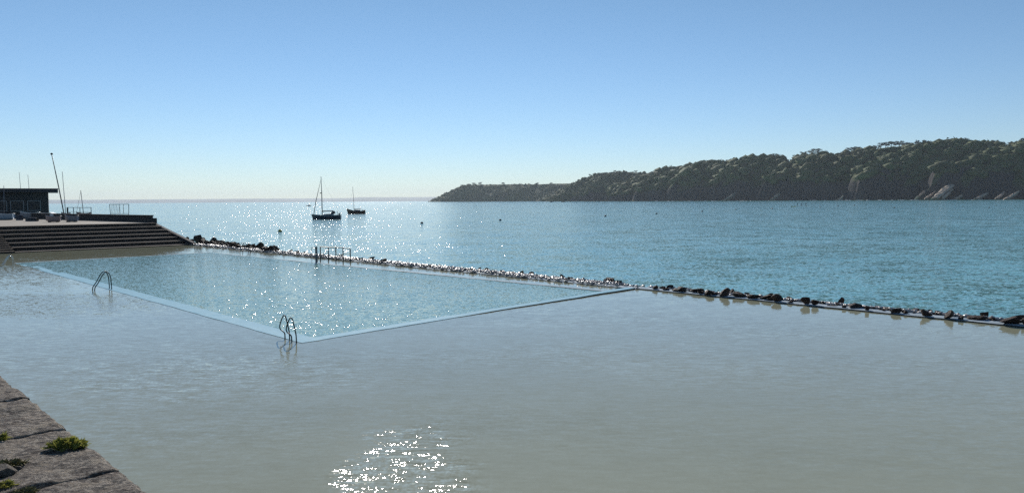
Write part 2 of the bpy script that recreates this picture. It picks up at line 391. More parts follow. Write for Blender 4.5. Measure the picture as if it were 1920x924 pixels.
ROCKS = [(350,446,8,6),(360,450,10,6),(371,448,17,15),(382,451,13,9),(390,456,12,7),(398,450,15,12),(409,454,12,9),(420,457,11,7),(428,459,11,7),(437,461,14,7),
 (447,462,12,7),(456,461,12,7),(465,461,14,8),(476,463,13,8),(487,459,14,11),(497,464,13,7),(508,466,10,6),(517,463,10,10),(505,470,8,4),(515,471,8,5),(533,473,6,4),
 (545,469,8,5),(543,474,5,3),(556,471,11,5),(561,475,10,4),(572,472,9,4),(576,476,9,4),(603,476,10,4),(613,478,16,4),(626,479,10,3),(638,478,12,4),
 (667,485,10,4),(679,485,8,5),(696,482,15,4),(705,490,5,3),(719,488,12,8),(728,489,10,4),(746,489,8,4),(813,498,22,5),(858,503,7,4),(882,505,14,5),(898,501,8,4),(912,503,15,6),(925,509,9,6),(941,507,9,6),
 (958,508,13,5),(976,509,14,9),(985,514,9,4),(997,511,11,8),(1013,514,9,4),(1030,519,11,4),(1041,517,9,4),(1053,513,7,3),(1067,522,12,7),(1082,521,10,5),(1092,520,8,5),(1132,530,7,3),(1145,523,17,9),(1159,527,13,8),(1136,522,9,4),
 (1228,538,13,8),(1254,536,16,9),(1246,541,9,5),(1271,542,21,9),(1284,536,25,4),(1306,544,24,8),(1312,540,14,4),(1330,548,20,10),(1340,550,12,5),(1358,547,25,15),(1374,543,13,8),(1385,552,24,9),(1400,547,10,4),(1413,555,24,9),(1437,556,24,10),(1443,550,13,7),(1457,558,20,14),(1475,557,12,9),(1487,558,16,8),
 (1509,563,17,14),(1528,567,14,12),(1543,567,10,6),(1576,560,17,12),(1597,567,18,5),(1604,573,28,9),(1623,578,8,9),(1638,577,8,5),(1655,573,34,5),(1663,578,18,6),(1675,583,20,10),(1689,577,9,7),(1713,579,24,8),(1733,587,20,13),(1743,580,9,7),(1762,582,16,6),(1757,588,14,5),
 (1780,589,22,16),(1802,595,15,8),(1816,588,7,5),(1833,595,34,8),(1846,585,15,8),(1862,597,14,7),(1893,600,42,15),(1906,591,38,8),(1926,602,20,14)]
SPECIAL = {(371,448):'tall dark boulder at the peak of the rock heap by the concrete steps',
 (398,450):'second high dark boulder in the rock heap right of the steps',
 (350,446):'low dark rock touching the foot of the concrete steps',
 (487,459):'dark humped boulder behind the small far ladder',
 (517,463):'pointed dark boulder at the right end of the far rock heap',
 (719,488):'lone round dark boulder just right of the railing',
 (813,498):'long flat black rock lying alone on the pale shingle behind the pool',
 (976,509):'round black boulder standing highest behind the right part of the pool',
 (1145,523):'large black boulder left of the gap at the pool corner',
 (1159,527):'black boulder at the very edge of the gap by the pool corner',
 (1228,538):'first dark rock right of the gap at the pool corner',
 (1254,536):'rounded dark boulder second from the gap by the pool corner',
 (1284,536):'thin flat dark rock lying behind its neighbours near the gap',
 (1358,547):'broad black boulder reaching the water in the middle of the right rock line',
 (1457,558):'round brown boulder with a lit top near the middle of the right rock line',
 (1509,563):'dark boulder with a bright wet cap in the right rock line',
 (1576,560):'single round black boulder perched high on the seaward side',
 (1655,573):'long low dark rock lying flat on the seaward side of the right rock line',
 (1733,587):'red brown boulder with a flat black neighbour, on the pale wall top',
 (1780,589):'tall brown boulder standing on the pale wall top at the right',
 (1846,585):'small black boulder perched alone on the seaward shingle at the right',
 (1833,595):'long grey brown rock between the brown boulder and the biggest rock',
 (1893,600):'biggest red brown boulder overhanging the water at the right edge of the photo',
 (1906,591):'long dark boulder behind the biggest red brown boulder at the right edge'}
rq = random.Random(4)
ROCKS += [(rq.uniform(372, 520), 0, rq.uniform(8, 14), rq.uniform(6, 10)) for _ in range(46)]
ROCKS += [(rq.uniform(1235, 1915), 1, rq.uniform(6, 13), rq.uniform(3, 6)) for _ in range(75)] + [(rq.uniform(525, 1150), 2, rq.uniform(4, 9), rq.uniform(2, 4)) for _ in range(45)]
def zone(px):
    if px < 525: return ('dark rock in the heap between the steps and the small far ladder', 'rocks heaped beside the steps')
    if px < 665: return ('low dark rock in the shingle behind the railing', 'rocks behind the railing')
    if px < 1200: return ('small dark rock on the pale wet shingle behind the pool', 'rocks behind the pool')
    if px < 1560: return ('dark wet rock in the right rock line near the pool corner', 'rocks of the right line, nearer the pool')
    return ('dark wet rock in the right rock line towards the photo edge', 'rocks of the right line, nearer the photo edge')
for i, (px, py, w, h) in enumerate(ROCKS):
    if py == 0: py = 452 + (px - 372) * .118 + rq.uniform(-1.5, 3) - h * .3
    elif py == 1: py = 540 + (px - 1240) * .0925 + rq.uniform(-3, 3)
    elif py == 2: py = 472 + (px - 525) * .088 + rq.uniform(-3, 4)
    base = P(px, py + h * .5, .04); s_, t_ = st(base)
    if t_ < 21.35: base = W(s_, 21.35, 0)
    D = base.y; sx = w * D / F * 1.02; sz = h * D / F * 1.1
    o = bpy.data.objects.new('rock', RM[(i * 5) % 14]); COL.objects.link(o)
    z0 = -.12 if st(base)[1] > 22.1 else .03
    o.location = (base.x, base.y, z0); o.scale = (sx, sx * random.uniform(.7, .95), sz - z0 * .6); o.rotation_euler = (random.uniform(-.1, .1), random.uniform(-.12, .12), random.uniform(-.35, .35))
    if (px, py) in SPECIAL: tag(o, SPECIAL[(px, py)], 'rock', zone(px)[1])
    else: tag(o, zone(px)[0], 'rock', zone(px)[1])
# countless wet stones and shingle between the rocks
V, Fc = [], []
ico = bmesh.new(); bmesh.ops.create_icosphere(ico, subdivisions=1, radius=1); ico.verts.ensure_lookup_table()
IV = np.array([v.co[:] for v in ico.verts]); IF = np.array([[v.index for v in f.verts] for f in ico.faces]); ico.free()
n = 0
for k in range(10500):
    s = random.uniform(-22, 66); t = 22.0 + abs(random.gauss(0, .95)) if random.random() < .8 or s < 1 else random.uniform(21.0, 22.2)
    if -1.5 < s < 3.2 and random.random() < .93: continue
    r = random.uniform(.03, .115) * (1.25 if s > 10 else 1); a = random.uniform(0, 6.28)
    S = IV * (1 + .35 * rng.standard_normal((len(IV), 1)) * .9) * np.array([r * random.uniform(.8, 1.5), r, r * random.uniform(.4, .8)])
    c, s2 = math.cos(a), math.sin(a); S = S @ np.array([[c, s2, 0], [-s2, c, 0], [0, 0, 1]])
    z = .1 - .17 * (t - 22) if t > 22 else .1
    V.append(S + np.array(W(s, t, z + random.uniform(-.03, .05)))); Fc.append(IF + n); n += len(IV)
o = np_mesh('shingle', np.concatenate(V), np.concatenate(Fc), M_shingle, n=3)
tag(o, 'pale glittering wet shingle and small stones between the rocks', 'shingle', kind='stuff')
b = MB()   # sloping rubble bed under the stones
for (s0, s1) in ((-40, -.5), (2.5, 67)):
    nn = 60; ss = np.linspace(s0, s1, nn)
    pts = []
    for s in ss: pts += [W(s, 21.9, .06), W(s, 22.9 + .4 * math.sin(s * 1.7), -.05 + .05 * math.sin(s * 3)), W(s, 24.6 + .5 * math.sin(s * .9), -.8)]
    b.add(pts, [(i*3+j, (i+1)*3+j, (i+1)*3+j+1, i*3+j+1) for i in range(nn-1) for j in range(2)])
o = b.build('rubble_bed', M_shingle, smooth=True); tag(o, kind='structure')

# ------------------------------------------------------------------ stepped terrace and deck
Z_DECK = 2.5; S0, S1 = 66.0, 76.0; NST = 7
def ends(k):  # right end of tread k
    return 21.0 - .9 * k / NST
terr = empty('concrete_steps', W(66, 5)); tag(terr, 'long flight of dark stained shade-painted concrete bathing steps rising from the water to the deck', 'steps')
def world_child(mb, name, mat, par, **k):
    o = mb.build(name, mat, None, **k); o.parent = par; o.matrix_parent_inverse = Matrix.Translation(-Vector(par.location)) if par.rotation_euler.z == 0 else (Matrix.Translation(par.location) @ Matrix.Rotation(par.rotation_euler.z, 4, 'Z')).inverted()
    return o
TSPL = -30
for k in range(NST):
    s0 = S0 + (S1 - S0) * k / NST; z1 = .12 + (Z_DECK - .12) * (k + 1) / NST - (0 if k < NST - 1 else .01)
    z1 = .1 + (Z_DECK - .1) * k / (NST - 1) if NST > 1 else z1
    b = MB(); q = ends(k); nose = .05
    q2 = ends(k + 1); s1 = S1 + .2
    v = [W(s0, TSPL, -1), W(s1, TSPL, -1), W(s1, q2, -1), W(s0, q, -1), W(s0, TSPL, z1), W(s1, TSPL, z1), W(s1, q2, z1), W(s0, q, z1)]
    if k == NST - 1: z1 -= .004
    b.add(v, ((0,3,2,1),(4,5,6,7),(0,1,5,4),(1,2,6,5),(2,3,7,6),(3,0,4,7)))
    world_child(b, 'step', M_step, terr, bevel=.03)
# narrow stair flight set into the left end of the seating steps
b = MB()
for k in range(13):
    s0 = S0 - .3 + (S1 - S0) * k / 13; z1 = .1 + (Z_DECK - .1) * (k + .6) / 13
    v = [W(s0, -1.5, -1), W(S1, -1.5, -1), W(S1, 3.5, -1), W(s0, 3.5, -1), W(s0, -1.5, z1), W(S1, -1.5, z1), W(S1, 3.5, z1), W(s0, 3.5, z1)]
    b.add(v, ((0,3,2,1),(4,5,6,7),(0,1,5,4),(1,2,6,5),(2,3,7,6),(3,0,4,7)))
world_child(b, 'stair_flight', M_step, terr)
b = MB()   # sloping end wall on the right
pts = [(S0 - .6, 0.0), (S0 - .6, .28), (S1 + 1.2, Z_DECK + .25), (S1 + 1.2, 0)]
vv = [W(s, 21.05 - .9 * (s - S0) / 10, z) for s, z in pts] + [W(s, 21.5 - .9 * (s - S0) / 10, z) for s, z in pts]
for v in (vv[0], vv[3], vv[4], vv[7]): v.z = -1
b.add(vv, ((0,1,2,3),(7,6,5,4),(0,4,5,1),(1,5,6,2),(2,6,7,3),(3,7,4,0)))
world_child(b, 'end_wall', M_darkwall, terr, bevel=.03)
# deck
pa, pb = P(284, 417, Z_DECK), P(140, 412.5, Z_DECK)
sa, ta = st(pa); sb, tb = st(pb)
back = pb + (pb - pa).normalized() * 90
poly = [W(S1, -60, Z_DECK), W(S1, ta, Z_DECK), pa + (pa - pb).normalized() * .3, back, back + Vector((-60, -40, 0))]
for v in poly: v.z = Z_DECK
b = MB(); nn = len(poly); lo = [v.copy() for v in poly]
for v in lo: v.z = -1.5
b.add(poly + lo, [tuple(range(nn))] + [(i, i + nn, (i + 1) % nn + nn, (i + 1) % nn) for i in range(nn)])
tag(b.build('promenade_deck', M_deck), kind='structure')
# parapet
par = empty('parapet_wall', pa); tag(par, 'low dark stone parapet wall at the seaward edge of the deck', 'wall')
d = (pb - pa).normalized(); nrm = Vector((d.y, -d.x, 0)); L = 60
def obox(mb, o, d, n, l0, l1, w0, w1, z0, z1):
    v = [o + d * l + n * w for l, w in ((l0, w0), (l1, w0), (l1, w1), (l0, w1))]
    vv = [Vector((p.x, p.y, z0)) for p in v] + [Vector((p.x, p.y, z1)) for p in v]
    mb.add(vv, ((0,3,2,1),(4,5,6,7),(0,1,5,4),(1,2,6,5),(2,3,7,6),(3,0,4,7)))
b = MB(); obox(b, pa, d, nrm, 0, L, -.22, .22, -1.5, Z_DECK + .8); world_child(b, 'wall_body', M_darkwall, par)
b = MB(); obox(b, pa, d, nrm, -.08, L, -.3, .3, Z_DECK + .803, Z_DECK + .93); world_child(b, 'coping', M_darkwall, par, bevel=.02)
b = MB(); obox(b, pa, d, nrm, -.5, -.003, -.5, .5, -1.5, Z_DECK + .55); world_child(b, 'end_pier', M_darkwall, par, bevel=.04)

# gangway frame on the wall
def vert(p, z): return Vector((p.x, p.y, z))
g0, g1 = P(206, 401.5, 3.45), P(242, 401.5, 3.45)
gf = empty('gangway_frame', g0); tag(gf, 'tall open metal railing frame with slanting bars standing on the parapet', 'railing')
gl = (g1 - g0).length; gd = (g1 - g0).normalized()
def gp(k, z): p = g0 + gd * gl * k; return (p.x, p.y, z)
zt, zb = 3.45 + 1.35, 3.52
for k0, k1 in ((0.04, .0), (.98, 1.0)):
    world_child(MB().tube([gp(k0, 3.3), gp(k1, zt)], .035), 'post', M_steel, gf)
world_child(MB().tube([gp(0, zt), gp(1, zt)], .035), 'top_rail', M_steel, gf)
world_child(MB().tube([gp(0.03, zb), gp(.98, zb)], .03), 'bottom_rail', M_steel, gf)
for k in (.1, .18, .26, .34, .42, .5): world_child(MB().tube([gp(k - .03, zb), gp(k + .04, zt)], .018), 'bar', M_steel, gf)
for k in (.53, .72): world_child(MB().tube([gp(k, zb), gp(k, zt)], .03), 'bar', M_steel, gf)

# ------------------------------------------------------------------ boathouse
DS = 136.0
def atD(px, D, z=0):      # ground position seen in column px at distance D
    return Vector(((px - 960) / F * D * 1.0, D, z))
sh_r = atD(93, DS); shed = empty('boathouse', Vector((sh_r.x, sh_r.y, Z_DECK)), R(31)); tag(shed, 'low black flat-roofed boathouse with overhanging roof on the deck', 'building')
zt = EYE + 27.6 * DS / F - .69 - Z_DECK
MB().box((-22, 0, 0), (0, 9, zt)).build('wall', M_timber, shed)
rf = MB().box((-23, -1.3, zt + .003), (1.55, 10, zt + .62)).build('roof', M_fascia, shed, bevel=.03)
MB().box((-23.04, -1.34, zt + .624), (1.6, 10.04, zt + .69)).build('roof_edge', M_steel, rf)
for i in range(5):
    xa = -1.2 - i * 2.5
    if i == 3:
        dd = MB().box((xa - 1.9, -.06, 0), (xa, -.003, 2.7)).build('door', M_fascia, shed, bevel=.01)
        MB().box((xa - .35, -.12, 1.0), (xa - .25, -.063, 1.25)).build('handle', M_steel, dd); continue
    wf = MB()
    for (a, c, z0, z1) in ((xa - 2.0, xa, 2.92, 3.0), (xa - 2.0, xa, 1.2, 1.28), (xa - 2.0, xa - 1.92, 1.283, 2.917), (xa - .08, xa, 1.283, 2.917)):
        wf.box((a, -.07, z0), (c, -.002, z1))
    w = wf.build('window', M_grey, shed)
    MB().box((xa - 1.919, -.03, 1.283), (xa - .083, -.004, 2.917)).build('pane', M_glassd, w)

# ------------------------------------------------------------------ boats
def hull_rows(L, B, H, n=15, m=8, sheer=.15, transom=.75, draft=.35, fore=.0):
    """lofted hull: bow at -x, rows of section points from port rail over keel to starboard rail"""
    rows = []
    for i in range(n + 1):
        u = i / n; x = -L/2 + L * u
        w = B/2 * (min(1, (math.sin(min(u / .62, 1) * math.pi / 2)) ** .8) if u < .62 else 1 - (1 - transom) * ((u - .62) / .38) ** 2)
        w = max(w, .01 * B)
        zt = H * (1 + sheer * 2 * (abs(u - .6) / .6) ** 2); zk = -draft * H * min(1, u * 4) * (1 if u < .8 else 1 - (u - .8) * 2)
        row = []
        for j in range(m + 1):
            a = math.pi * (j / m); y = -w * math.cos(a); k = math.sin(a) ** .55
            row.append((x - (fore * L * (1 - u) ** 6 * (1 - k)), y, zt + (zk - zt) * k))
        rows.append(row)
    return rows
def loft(rows, name, mat, parent, deck=None, deck_name='deck', inset=0):
    n, m = len(rows), len(rows[0]); V = [p for r in rows for p in r]
    Fc = [(i*m+j, (i+1)*m+j, (i+1)*m+j+1, i*m+j+1) for i in range(n-1) for j in range(m-1)] + [tuple((n-1)*m + j for j in range(m))]
    b = MB(); b.add(V, Fc); h = b.build(name, mat, parent, smooth=True)
    if deck:
        b = MB(); dv = []
        for r in rows: a, c = r[0], r[-1]; dv += [(a[0], a[1] * .97, a[2] - inset), (a[0], 0, a[2] - inset + .02), (c[0], c[1] * .97, c[2] - inset)]
        b.add(dv, [(i*3+j, i*3+j+1, (i+1)*3+j+1, (i+1)*3+j) for i in range(n-1) for j in range(2)]); b.build(deck_name, deck, parent)
    return h
def gunwale(rows, r, mat, parent):
    b = MB(); b.tube([q[0] for q in rows] + [rows[-1][-1]] + [q[-1] for q in rows][::-1], r, 6); return b.build('gunwale', mat, parent, smooth=True)

# two yachts at anchor
def place(px, py_base, z=SEA): return P(px, py_base, z)
y = place(613, 411); Dy = y.y; m_ = Dy / F
t = empty('sailing_yacht', y, R(4)); tag(t, 'larger dark sailing yacht at anchor with a tall mast and furled foresail', 'sailboat')
L = 52 * m_; rows = hull_rows(L, L * .3, 1.15, fore=.05, draft=.4); loft(rows, 'hull', M_navy, t, M_grey)
gunwale(rows, .05, M_white, t)
mx = -L/2 + (604.5 - 587) * m_; mt = (411 - 331.5) * m_
MB().tube([(mx, 0, .6), (mx - .02, 0, mt * .6), (mx - .12, 0, mt)], [.12, .1, .07]).build('mast', M_alu, t, smooth=True)
MB().tube([(mx + .1, 0, 2.35), (mx + 3.3, 0, 2.45)], [.16, .12]).build('boom', M_cover, t, smooth=True)
MB().tube([(-L/2 + .3, 0, 1.35), (-L/2 + 1.0, 0, mt * .42), (mx - .15, 0, mt * .93)], [.09, .1, .035]).build('furled_foresail', M_cover, t, smooth=True)
MB().tube([(mx - .1, 0, mt * .99), (L/2 - .1, 0, 1.3)], .012, 5).build('backstay', M_alu, t)
for s in (-1, 1): MB().tube([(mx, s * L * .14, 1.2), (mx, s * .8, mt * .52), (mx - .1, 0, mt * .95)], .012, 5).build('shroud', M_alu, t)
MB().tube([(mx, -.8, mt * .52), (mx, .8, mt * .52)], .03, 6).build('spreader', M_alu, t)
MB().lathe([(.1, -.12), (.27, -.1), (.3, 0), (.25, .1), (.05, .13)], 12, (mx - .3, 0, mt * .615)).build('radar_dome', M_black, t, smooth=True)
cab = hull_rows(L * .34, L * .17, .5, sheer=0, transom=.8, draft=0)
cb = MB(); cb.add([(-1.3, -.8, 1.1), (2.0, -.95, 1.1), (2.0, .95, 1.1), (-1.3, .8, 1.1), (-.7, -.6, 1.55), (1.9, -.75, 1.7), (1.9, .75, 1.7), (-.7, .6, 1.55)], ((4,5,6,7),(0,1,5,4),(1,2,6,5),(2,3,7,6),(3,0,4,7)))
c_ = cb.build('cabin', M_grey, t, bevel=.06)
for s in (-1, 1):
    MB().box((-.2, s * .86 - .02, 1.25), (1.5, s * .86 + .02, 1.42)).build('cabin_window', M_glassd, t)
sp = MB(); prof = []
for i in range(6):
    a = i / 5 * math.pi * .55; prof.append((1.3 + .95 * math.sin(a) * 1.0, 1.65 + .75 * math.sin(a + .4)))
sp.add([(x_, yy, z_) for x_, z_ in prof for yy in (-.85, .85)], [(i*2, i*2+1, i*2+3, i*2+2) for i in range(5)]); sp.add([(1.3, -.85, 1.6), (2.3, -.85, 1.6), (2.3, -.85, 2.3), (1.6, -.85, 2.3), (1.3, .85, 1.6), (2.3, .85, 1.6), (2.3, .85, 2.3), (1.6, .85, 2.3)], [(0,1,2,3),(7,6,5,4),(0,3,7,4),(3,2,6,7)])
sp.build('sprayhood', M_cover, t)
rl = MB()
for s in (-1, 1):
    rl.tube([(L*.28, s * L * .13, 1.2), (L*.28, s * L * .13, 1.95), (L * .49, s * L * .11, 2.0), (L*.49, s * L * .11, 1.2)], .025, 5)
rl.tube([(L*.49, -L*.11, 2.0), (L*.49, L*.11, 2.0)], .025, 5); rl.build('pushpit_rail', M_alu, t)
MB().lathe([(.05, 0), (.05, 1.2), (.28, 1.25), (.28, 1.3), (.02, 1.32)], 10, (L * .38, 0, 1.1)).build('steering_wheel_stand', M_black, t)
MB().box((L*.42, -.35, 1.25), (L*.48, -.1, 1.75)).build('outboard_engine', M_black, t, bevel=.05)

y = place(668.5, 401); Dy = y.y; m_ = Dy / F
t = empty('sailing_yacht', y, R(-5)); tag(t, 'smaller old-style brown sailboat with raised bow and bare mast, anchored farther out', 'sailboat')
L = 33 * m_; rows = hull_rows(L, L * .32, 1.1, sheer=.5, fore=.08, transom=.55, draft=.4); loft(rows, 'hull', M_brown, t, M_brown, inset=.12)
gunwale(rows, .06, M_navy, t)
mx = -L/2 + (664 - 652) * m_; mt = 51 * m_
MB().tube([(mx, 0, .6), (mx - .1, 0, mt * .5), (mx - .45, 0, mt)], [.1, .08, .05]).build('mast', M_alu, t, smooth=True)
MB().tube([(mx + .1, 0, 1.9), (mx + 3.0, 0, 2.0)], [.17, .13]).build('boom', M_cover, t, smooth=True)
MB().tube([(-L/2, 0, 1.8), (mx - .4, 0, mt * .9)], .013, 5).build('forestay', M_alu, t)
MB().add([(-.9, -.8, 1.0), (1.6, -.8, 1.0), (1.6, .8, 1.0), (-.9, .8, 1.0), (-.6, -.6, 1.65), (1.5, -.65, 1.65), (1.5, .65, 1.65), (-.6, .6, 1.65)], ((4,5,6,7),(0,1,5,4),(1,2,6,5),(2,3,7,6),(3,0,4,7))).build('cabin', M_navy, t, bevel=.05)
MB().tube([(L*.3, 0, 1.1), (L*.34, 0, 1.9)], .09, 6).build('tiller_post', M_black, t)
MB().add([(L*.42, -.25, .2), (L*.5, -.25, .2), (L*.5, .25, .2), (L*.42, .25, .2), (L*.42, -.25, 1.6), (L*.5, -.25, 1.5), (L*.5, .25, 1.5), (L*.42, .25, 1.6)], ((4,5,6,7),(0,1,5,4),(1,2,6,5),(2,3,7,6),(3,0,4,7))).build('stern_locker', M_brown, t)

def motorboat(px, py, wpx, label, mat, Dmax=None):
    p = place(px, py);
    if Dmax: p = p * (Dmax / p.y); p.z = SEA
    L = wpx * p.y / F; t = empty('motorboat', p, R(10)); tag(t, label, 'motorboat', 'small far motorboats')
    k = L / 7; rows = hull_rows(7, 2.6, .95, sheer=.25, fore=.08); h = loft(rows, 'hull', mat, t, M_grey)
    MB().add([(-1, -.9, .9), (1.4, -.9, .9), (1.4, .9, .9), (-1, .9, .9), (-.5, -.75, 2.0), (1.3, -.8, 2.1), (1.3, .8, 2.1), (-.5, .75, 2.0)], ((4,5,6,7),(0,1,5,4),(1,2,6,5),(2,3,7,6),(3,0,4,7))).build('wheelhouse', mat, t, bevel=.08)
    MB().box((3.3, -.25, .3), (3.8, .25, 1.5)).build('outboard_engine', M_black, t, bevel=.08)
    t.scale = (k, k, k)
motorboat(579, 385, 8, 'tiny dark motorboat far out left of the sailing yachts', M_navy, 900)
motorboat(1034, 379, 6, 'tiny dark motorboat close under the far headland, left of two', M_navy, 1700)
motorboat(1056, 378.4, 7, 'tiny low dark motorboat under the middle hill, right of two', M_black, 1800)

# buoys
def buoy(px, py, wpx, label, mat=M_black, group='mooring buoys in the bay'):
    p = place(px, py); r = wpx * p.y / F / 2; r = min(r, .55)
    t = empty('mooring_buoy', p); tag(t, label, 'buoy', group)
    MB().lathe([(r*.3, -r*.6), (r*.8, -r*.35), (r, 0.1*r), (r*.93, r*.55), (r*.6, r*.95), (r*.15, r*1.12)], 14).build('float', mat, t, smooth=True)
    ring = MB(); ring.tube([(r*.22*math.cos(a), 0, r*1.2 + r*.22*math.sin(a)) for a in [i*math.pi/5 for i in range(11)]], r*.05, 6); ring.build('ring', M_steel, t)
    return t
buoy(525, 434.5, 7.5, 'biggest dark buoy with a yellow top, nearest the pool in front of the yachts', M_black)
b_ = bpy.context.scene.objects['mooring_buoy']; rr_ = .36
MB().lathe([(rr_ * .98, .12), (rr_ * .8, .3), (rr_*.2, .42)], 14).build('yellow_cap', M_yellow, b_, smooth=True)
for a in ((791, 419, 5.5, 'dark round buoy below and right of the smaller sailboat'), (938, 413.5, 5, 'dark round buoy below the left end of the far headland'),
          (1135, 406, 4.5, 'dark round buoy below the middle hill, left of a second one'), (1231, 401.5, 4, 'dark round buoy below the left end of the near wooded hill'),
          (1317, 397, 3.5, 'dark round buoy, first right of the one below the hill end'), (1380, 393.6, 3, 'small dark buoy halfway to the paddleboarders'),
          (1448, 391.2, 3, 'small pale buoy left of the paddleboarders'), (1538, 387.8, 2.6, 'small buoy just right of the paddleboarders'),
          (1571, 386.6, 2.4, 'small dark buoy second right of the paddleboarders'), (1602, 385.4, 2.4, 'small dark buoy third right of the paddleboarders'),
          (1677, 390, 2.6, 'faint small buoy below the pale cliff slabs'), (1855, 389.5, 2.6, 'faint small buoy farthest right')):
    buoy(*a, mat=M_orange if 'pale' in a[3][:12] else M_black)

# paddleboarders
def person_mesh():
    me = bpy.data.meshes.new('person')
    J = [(0,0,.95,.13),(0,0,1.2,.15),(0,0,1.42,.13),(0,0,1.52,.06),(0,.0,1.62,.09),(0,0,1.74,.085),
         (-.1,0,.88,.1),(-.13,.02,.5,.065),(-.14,0,.1,.045),(-.14,-.12,.04,.04),(.1,0,.88,.1),(.13,.02,.5,.065),(.14,0,.1,.045),(.14,-.12,.04,.04),
         (-.19,0,1.42,.06),(-.27,-.08,1.18,.042),(-.12,-.28,1.12,.032),(.19,0,1.42,.06),(.3,-.1,1.25,.042),(.12,-.3,1.38,.032)]
    E = [(0,1),(1,2),(2,3),(3,4),(4,5),(0,6),(6,7),(7,8),(8,9),(0,10),(10,11),(11,12),(12,13),(2,14),(14,15),(15,16),(2,17),(17,18),(18,19)]
    me.from_pydata([j[:3] for j in J], E, []); o = bpy.data.objects.new('person', me); COL.objects.link(o)
    m = o.modifiers.new('skin', 'SKIN'); sv = me.skin_vertices[0].data
    for i, j in enumerate(J): sv[i].radius = (j[3], j[3] * .85)
    sv[0].use_root = True
    s = o.modifiers.new('sub', 'SUBSURF'); s.levels = 1; s.render_levels = 1
    dg = bpy.context.evaluated_depsgraph_get(); m2 = bpy.data.meshes.new_from_object(o.evaluated_get(dg)); m2.materials.clear(); m2.materials.append(M_suit)
    bpy.data.objects.remove(o); return m2
PM = person_mesh()
for i, (px, lab) in enumerate(((1495, 'leftmost'), (1503, 'middle'), (1511, 'rightmost'))):
    p = P(px, 387.0, SEA); k = 1 + i * .01; p = Vector((p.x * k, p.y * k, SEA))
    bo = empty('paddleboard', p, R(20 * (i - 1))); tag(bo, f'pale paddleboard carrying the {lab} of three standing figures', 'paddleboard', 'paddleboards')
    rw = hull_rows(3.2, .8, .12, sheer=.3, transom=.4, draft=.3); loft(rw, 'board', M_white, bo, M_yellow)
    pe = bpy.data.objects.new('person', PM); COL.objects.link(pe); pe.location = (p.x, p.y, SEA + .12); pe.rotation_euler = (0, 0, R(90 + 30 * i)); pe.scale = (1.25,) * 3
    tag(pe, f'{lab} of three people in dark suits standing on paddleboards off the cliff', 'person', 'paddleboarders')
    pa_ = empty('paddle', (p.x + .3, p.y - .3, SEA + .1)); tag(pa_, f'thin paddle held upright by the {lab} paddleboarder', 'paddle', 'paddles')
    MB().tube([(0, 0, .2), (0, 0, 1.9)], .02, 6).build('shaft', M_black, pa_)
    MB().add([(-.09, -.01, -.2), (.09, -.01, -.2), (.06, -.01, .25), (-.06, -.01, .25), (-.09, .01, -.2), (.09, .01, -.2), (.06, .01, .25), (-.06, .01, .25)], ((0,1,2,3),(7,6,5,4),(0,4,5,1),(1,5,6,2),(2,6,7,3),(3,7,4,0))).build('blade', M_black, pa_)
p = P(1488, 387.8, SEA); p = Vector((p.x, p.y, SEA)); kb = empty('kayak', p, R(8)); tag(kb, 'small pale yellow kayak on the water left of the paddleboarders', 'kayak')
rw = hull_rows(3.4, .75, .3, sheer=.4, transom=.1, draft=.3); loft(rw, 'hull', M_yellow, kb, M_yellow); MB().lathe([(.26, 0), (.3, .05), (.26, .1)], 14, (.2, 0, .3)).build('cockpit_rim', M_black, kb)

# ------------------------------------------------------------------ dinghies on the deck
def dinghy(px, py, wpx, label, mat, top=M_white, rot=0, turned=False, mast=None, ht=1.0, covered=False, sheer=.15):
    p = P(px, py, Z_DECK); D = p.y; L = wpx * D / F; t = empty('dinghy', p, R(rot)); tag(t, label, 'dinghy', 'dinghies parked on the deck')
    H = .48 * ht
    if turned:
        h = hull_rows(L, L * .42, H, sheer=.05, transom=.8); rows = [[(x, y_, H * 1.05 - z) for (x, y_, z) in r] for r in h]
        loft(rows, 'hull', mat, t); gunwale(rows, .035, top, t)
    else:
        rows = [[(x, y_, z + .22) for (x, y_, z) in r] for r in hull_rows(L, L * .42, H, sheer=sheer, transom=.8)]
        loft(rows, 'hull', mat, t, M_cover if covered else top, 'cover' if covered else 'deck', 0 if covered else .06); gunwale(rows, .04, top, t)
        for s in (-.25, .3): MB().box((L * s - .06, -L * .16, -.0), (L * s + .06, L * .16, .12)).build('chock', M_black, t)
    if mast:
        (tx, ty) = mast; ztop = EYE + (yh(tx) - ty) * D / F - Z_DECK; xt = (tx - 960) * D / F - p.x
        c, s = math.cos(-R(rot)), math.sin(-R(rot))
        MB().tube([(0, 0, .3), (xt * .5 * c, xt * .5 * s, ztop * .5), (xt * c, xt * s, ztop)], [.05, .045, .035]).build('mast', M_alu, t, smooth=True)
    return t
dinghy(8, 412.5, 34, 'pale blue grey dinghy with white gunwale in front of the boathouse, leftmost on the deck', M_bluegrey, rot=4, ht=1.4, mast=(11, 348))
dinghy(36, 413, 14, 'small dark covered dinghy between the pale leftmost boat and the grey ones', M_cover, M_grey, rot=-10, ht=1.2, turned=True)
dinghy(56, 410, 34, 'grey dinghy with a bright white deck edge before the boathouse wall', M_grey, rot=6, ht=1.5)
dinghy(59, 415, 24, 'dark upturned dinghy lying below the grey boats', M_black, M_grey, rot=-4, ht=.8, turned=True)
dinghy(84, 409.5, 30, 'blue grey covered dinghy at the right corner of the boathouse', M_bluegrey, rot=-6, covered=True, ht=1.3)
dinghy(100, 416.5, 27, 'faded reddish grey dinghy nearest the steps', M_pinkgrey, M_grey, rot=3, ht=1.1)
dinghy(134, 416, 26, 'low grey dinghy at the right end of the parked row', M_grey, M_grey, rot=-8, ht=1.1)
dinghy(141, 411.5, 20, 'dark red dinghy against the parapet wall', simple('dark red gelcoat', (.1, .02, .025), .4), M_cover, rot=5, ht=.9)
